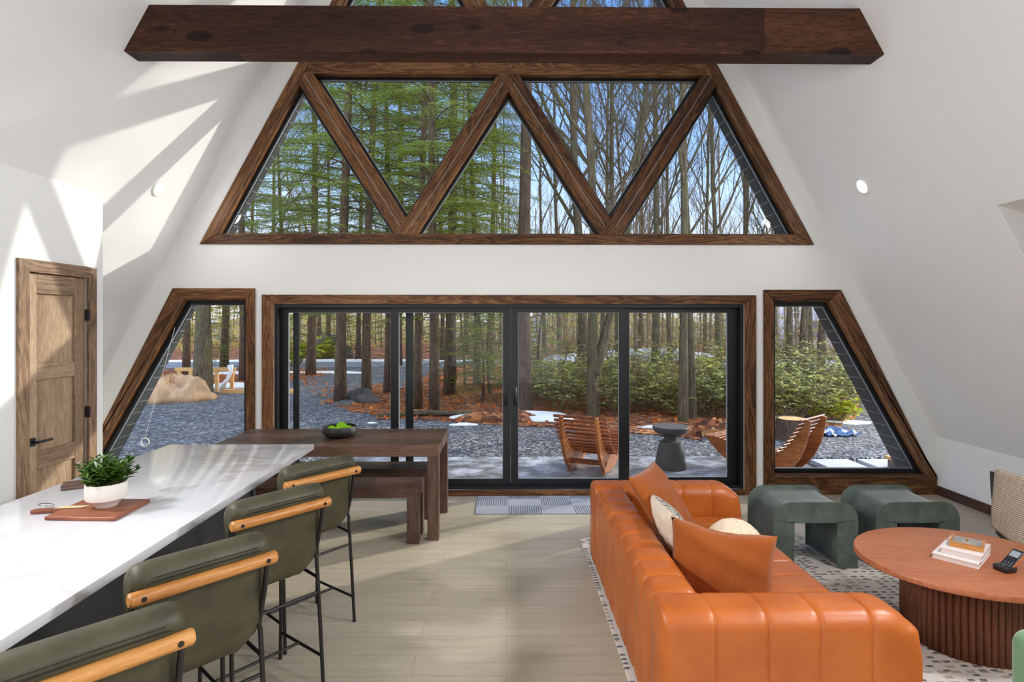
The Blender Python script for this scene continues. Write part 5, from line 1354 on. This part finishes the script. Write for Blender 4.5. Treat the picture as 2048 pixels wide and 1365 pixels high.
def lo(px_head, Yh, ang, base=1.29):
    # place by the head end
    x, y = P2(px_head, Yh); a = math.radians(ang); c = Vector((math.cos(a), math.sin(a))); n = Vector((-c.y, c.x))
    o = Vector((x, y)) - c*base - n*.32; return (o.x, o.y, PZ)
l1 = lounger('slatted teak sun lounger seen from behind in the third glass panel', lo(1158, 7.1, 245), math.radians(245))
dup(l1, lo(1629, 7.0, -50), math.radians(-50), 'slatted teak sun lounger seen from the side across the right window')
sx_, sy_ = P2(1341, 7.68)
tt = thing('side_table', 'round dark cast stone side table on the patio between the loungers', 'side table', (sx_, sy_, PZ))
obj('tabletop', MB().lathe([(0, .46), (.16, .46), (.215, .485), (.232, .52), (.24, .55), (.232, .56), (0, .555)], 40), M['conc'], tt)
obj('pedestal', MB().lathe([(0, 0), (.21, 0), (.212, .02), (.15, .33), (.145, .36), (.09, .37), (.085, .40), (.10, .44), (.15, .462), (0, .462)], 40), M['conc'], tt)

# ================================================================ sky, sun, camera
w = bpy.data.worlds.new('sky'); S.world = w; w.use_nodes = True; nt = w.node_tree; bg = nt.nodes['Background']
tc_ = nt.nodes.new('ShaderNodeTexCoord'); sp = nt.nodes.new('ShaderNodeSeparateXYZ'); rp_ = nt.nodes.new('ShaderNodeValToRGB')
nt.links.new(tc_.outputs['Generated'], sp.inputs[0]); nt.links.new(sp.outputs[2], rp_.inputs[0]); pass
e = rp_.color_ramp.elements; e[0].position = 0; e[0].color = (.86, .90, 1.0, 1); e[1].position = 1; e[1].color = (.06, .20, .62, 1)
for p, c in ((.12, (.62, .76, 1.0, 1)), (.28, (.30, .50, .93, 1)), (.5, (.12, .32, .82, 1))):
    x = e.new(p); x.color = c
bg.inputs[1].default_value = 1.5
def glow(direction, lo, hi, col, base):
    """a bright part of the sky around a direction (haze round the sun, an added fill glow behind the house)"""
    d_ = nt.nodes.new('ShaderNodeVectorMath'); d_.operation = 'DOT_PRODUCT'; v_ = Vector(direction).normalized(); d_.inputs[1].default_value = v_
    nt.links.new(tc_.outputs['Generated'], d_.inputs[0]); m_ = nt.nodes.new('ShaderNodeMapRange'); m_.interpolation_type = 'SMOOTHSTEP'
    m_.inputs[1].default_value = lo; m_.inputs[2].default_value = hi; nt.links.new(d_.outputs['Value'], m_.inputs[0])
    x_ = nt.nodes.new('ShaderNodeMix'); x_.data_type = 'RGBA'; x_.blend_type = 'ADD'; nt.links.new(m_.outputs[0], x_.inputs[0]); nt.links.new(base, x_.inputs[6]); x_.inputs[7].default_value = col
    return x_.outputs[2]
c_ = glow((-.15, -1, .55), -.25, .8, (.75, .73, .70, 1), rp_.outputs[0])  # brightness added to the unseen sky behind the house as fill
c_ = glow((math.sin(math.radians(62)), math.cos(math.radians(62)), .36), .80, 1.0, (3.6, 3.3, 2.9, 1), c_)
nt.links.new(c_, bg.inputs[0])
SUN_AZ, SUN_EL = 57.8, 19.7
l = bpy.data.lights.new('sun', 'SUN'); l.energy = 2.8; l.angle = math.radians(.9); l.color = (1, .93, .82)
so = bpy.data.objects.new('sun', l); COL.objects.link(so)
a, b = math.radians(SUN_AZ), math.radians(SUN_EL); d = Vector((-math.sin(a)*math.cos(b), -math.cos(a)*math.cos(b), -math.sin(b)))
so.rotation_euler = d.to_track_quat('-Z', 'Y').to_euler(); so.location = (12, 14, 9)
cam = bpy.data.cameras.new('camera'); co = bpy.data.objects.new('camera', cam); COL.objects.link(co); S.camera = co
co.location = (0, 0, H); co.rotation_euler = (PI/2, 0, -TH); cam.sensor_width = 36; cam.lens = 36*F/2048; cam.shift_y = -(682.5-648)/2048; cam.clip_end = 400; cam.clip_start = .05
S.view_settings.view_transform = 'Standard'; S.view_settings.look = 'None'; S.view_settings.gamma = 1; S.view_settings.exposure = .30; S.view_settings.use_curve_mapping = False
S.cycles.use_denoising = True; S.cycles.max_bounces = 7; S.cycles.diffuse_bounces = 4; S.cycles.glossy_bounces = 3; S.cycles.transparent_max_bounces = 16; S.cycles.use_adaptive_sampling = True; S.cycles.adaptive_threshold = .04; S.cycles.sample_clamp_indirect = 6; S.cycles.caustics_reflective = False; S.cycles.caustics_refractive = False
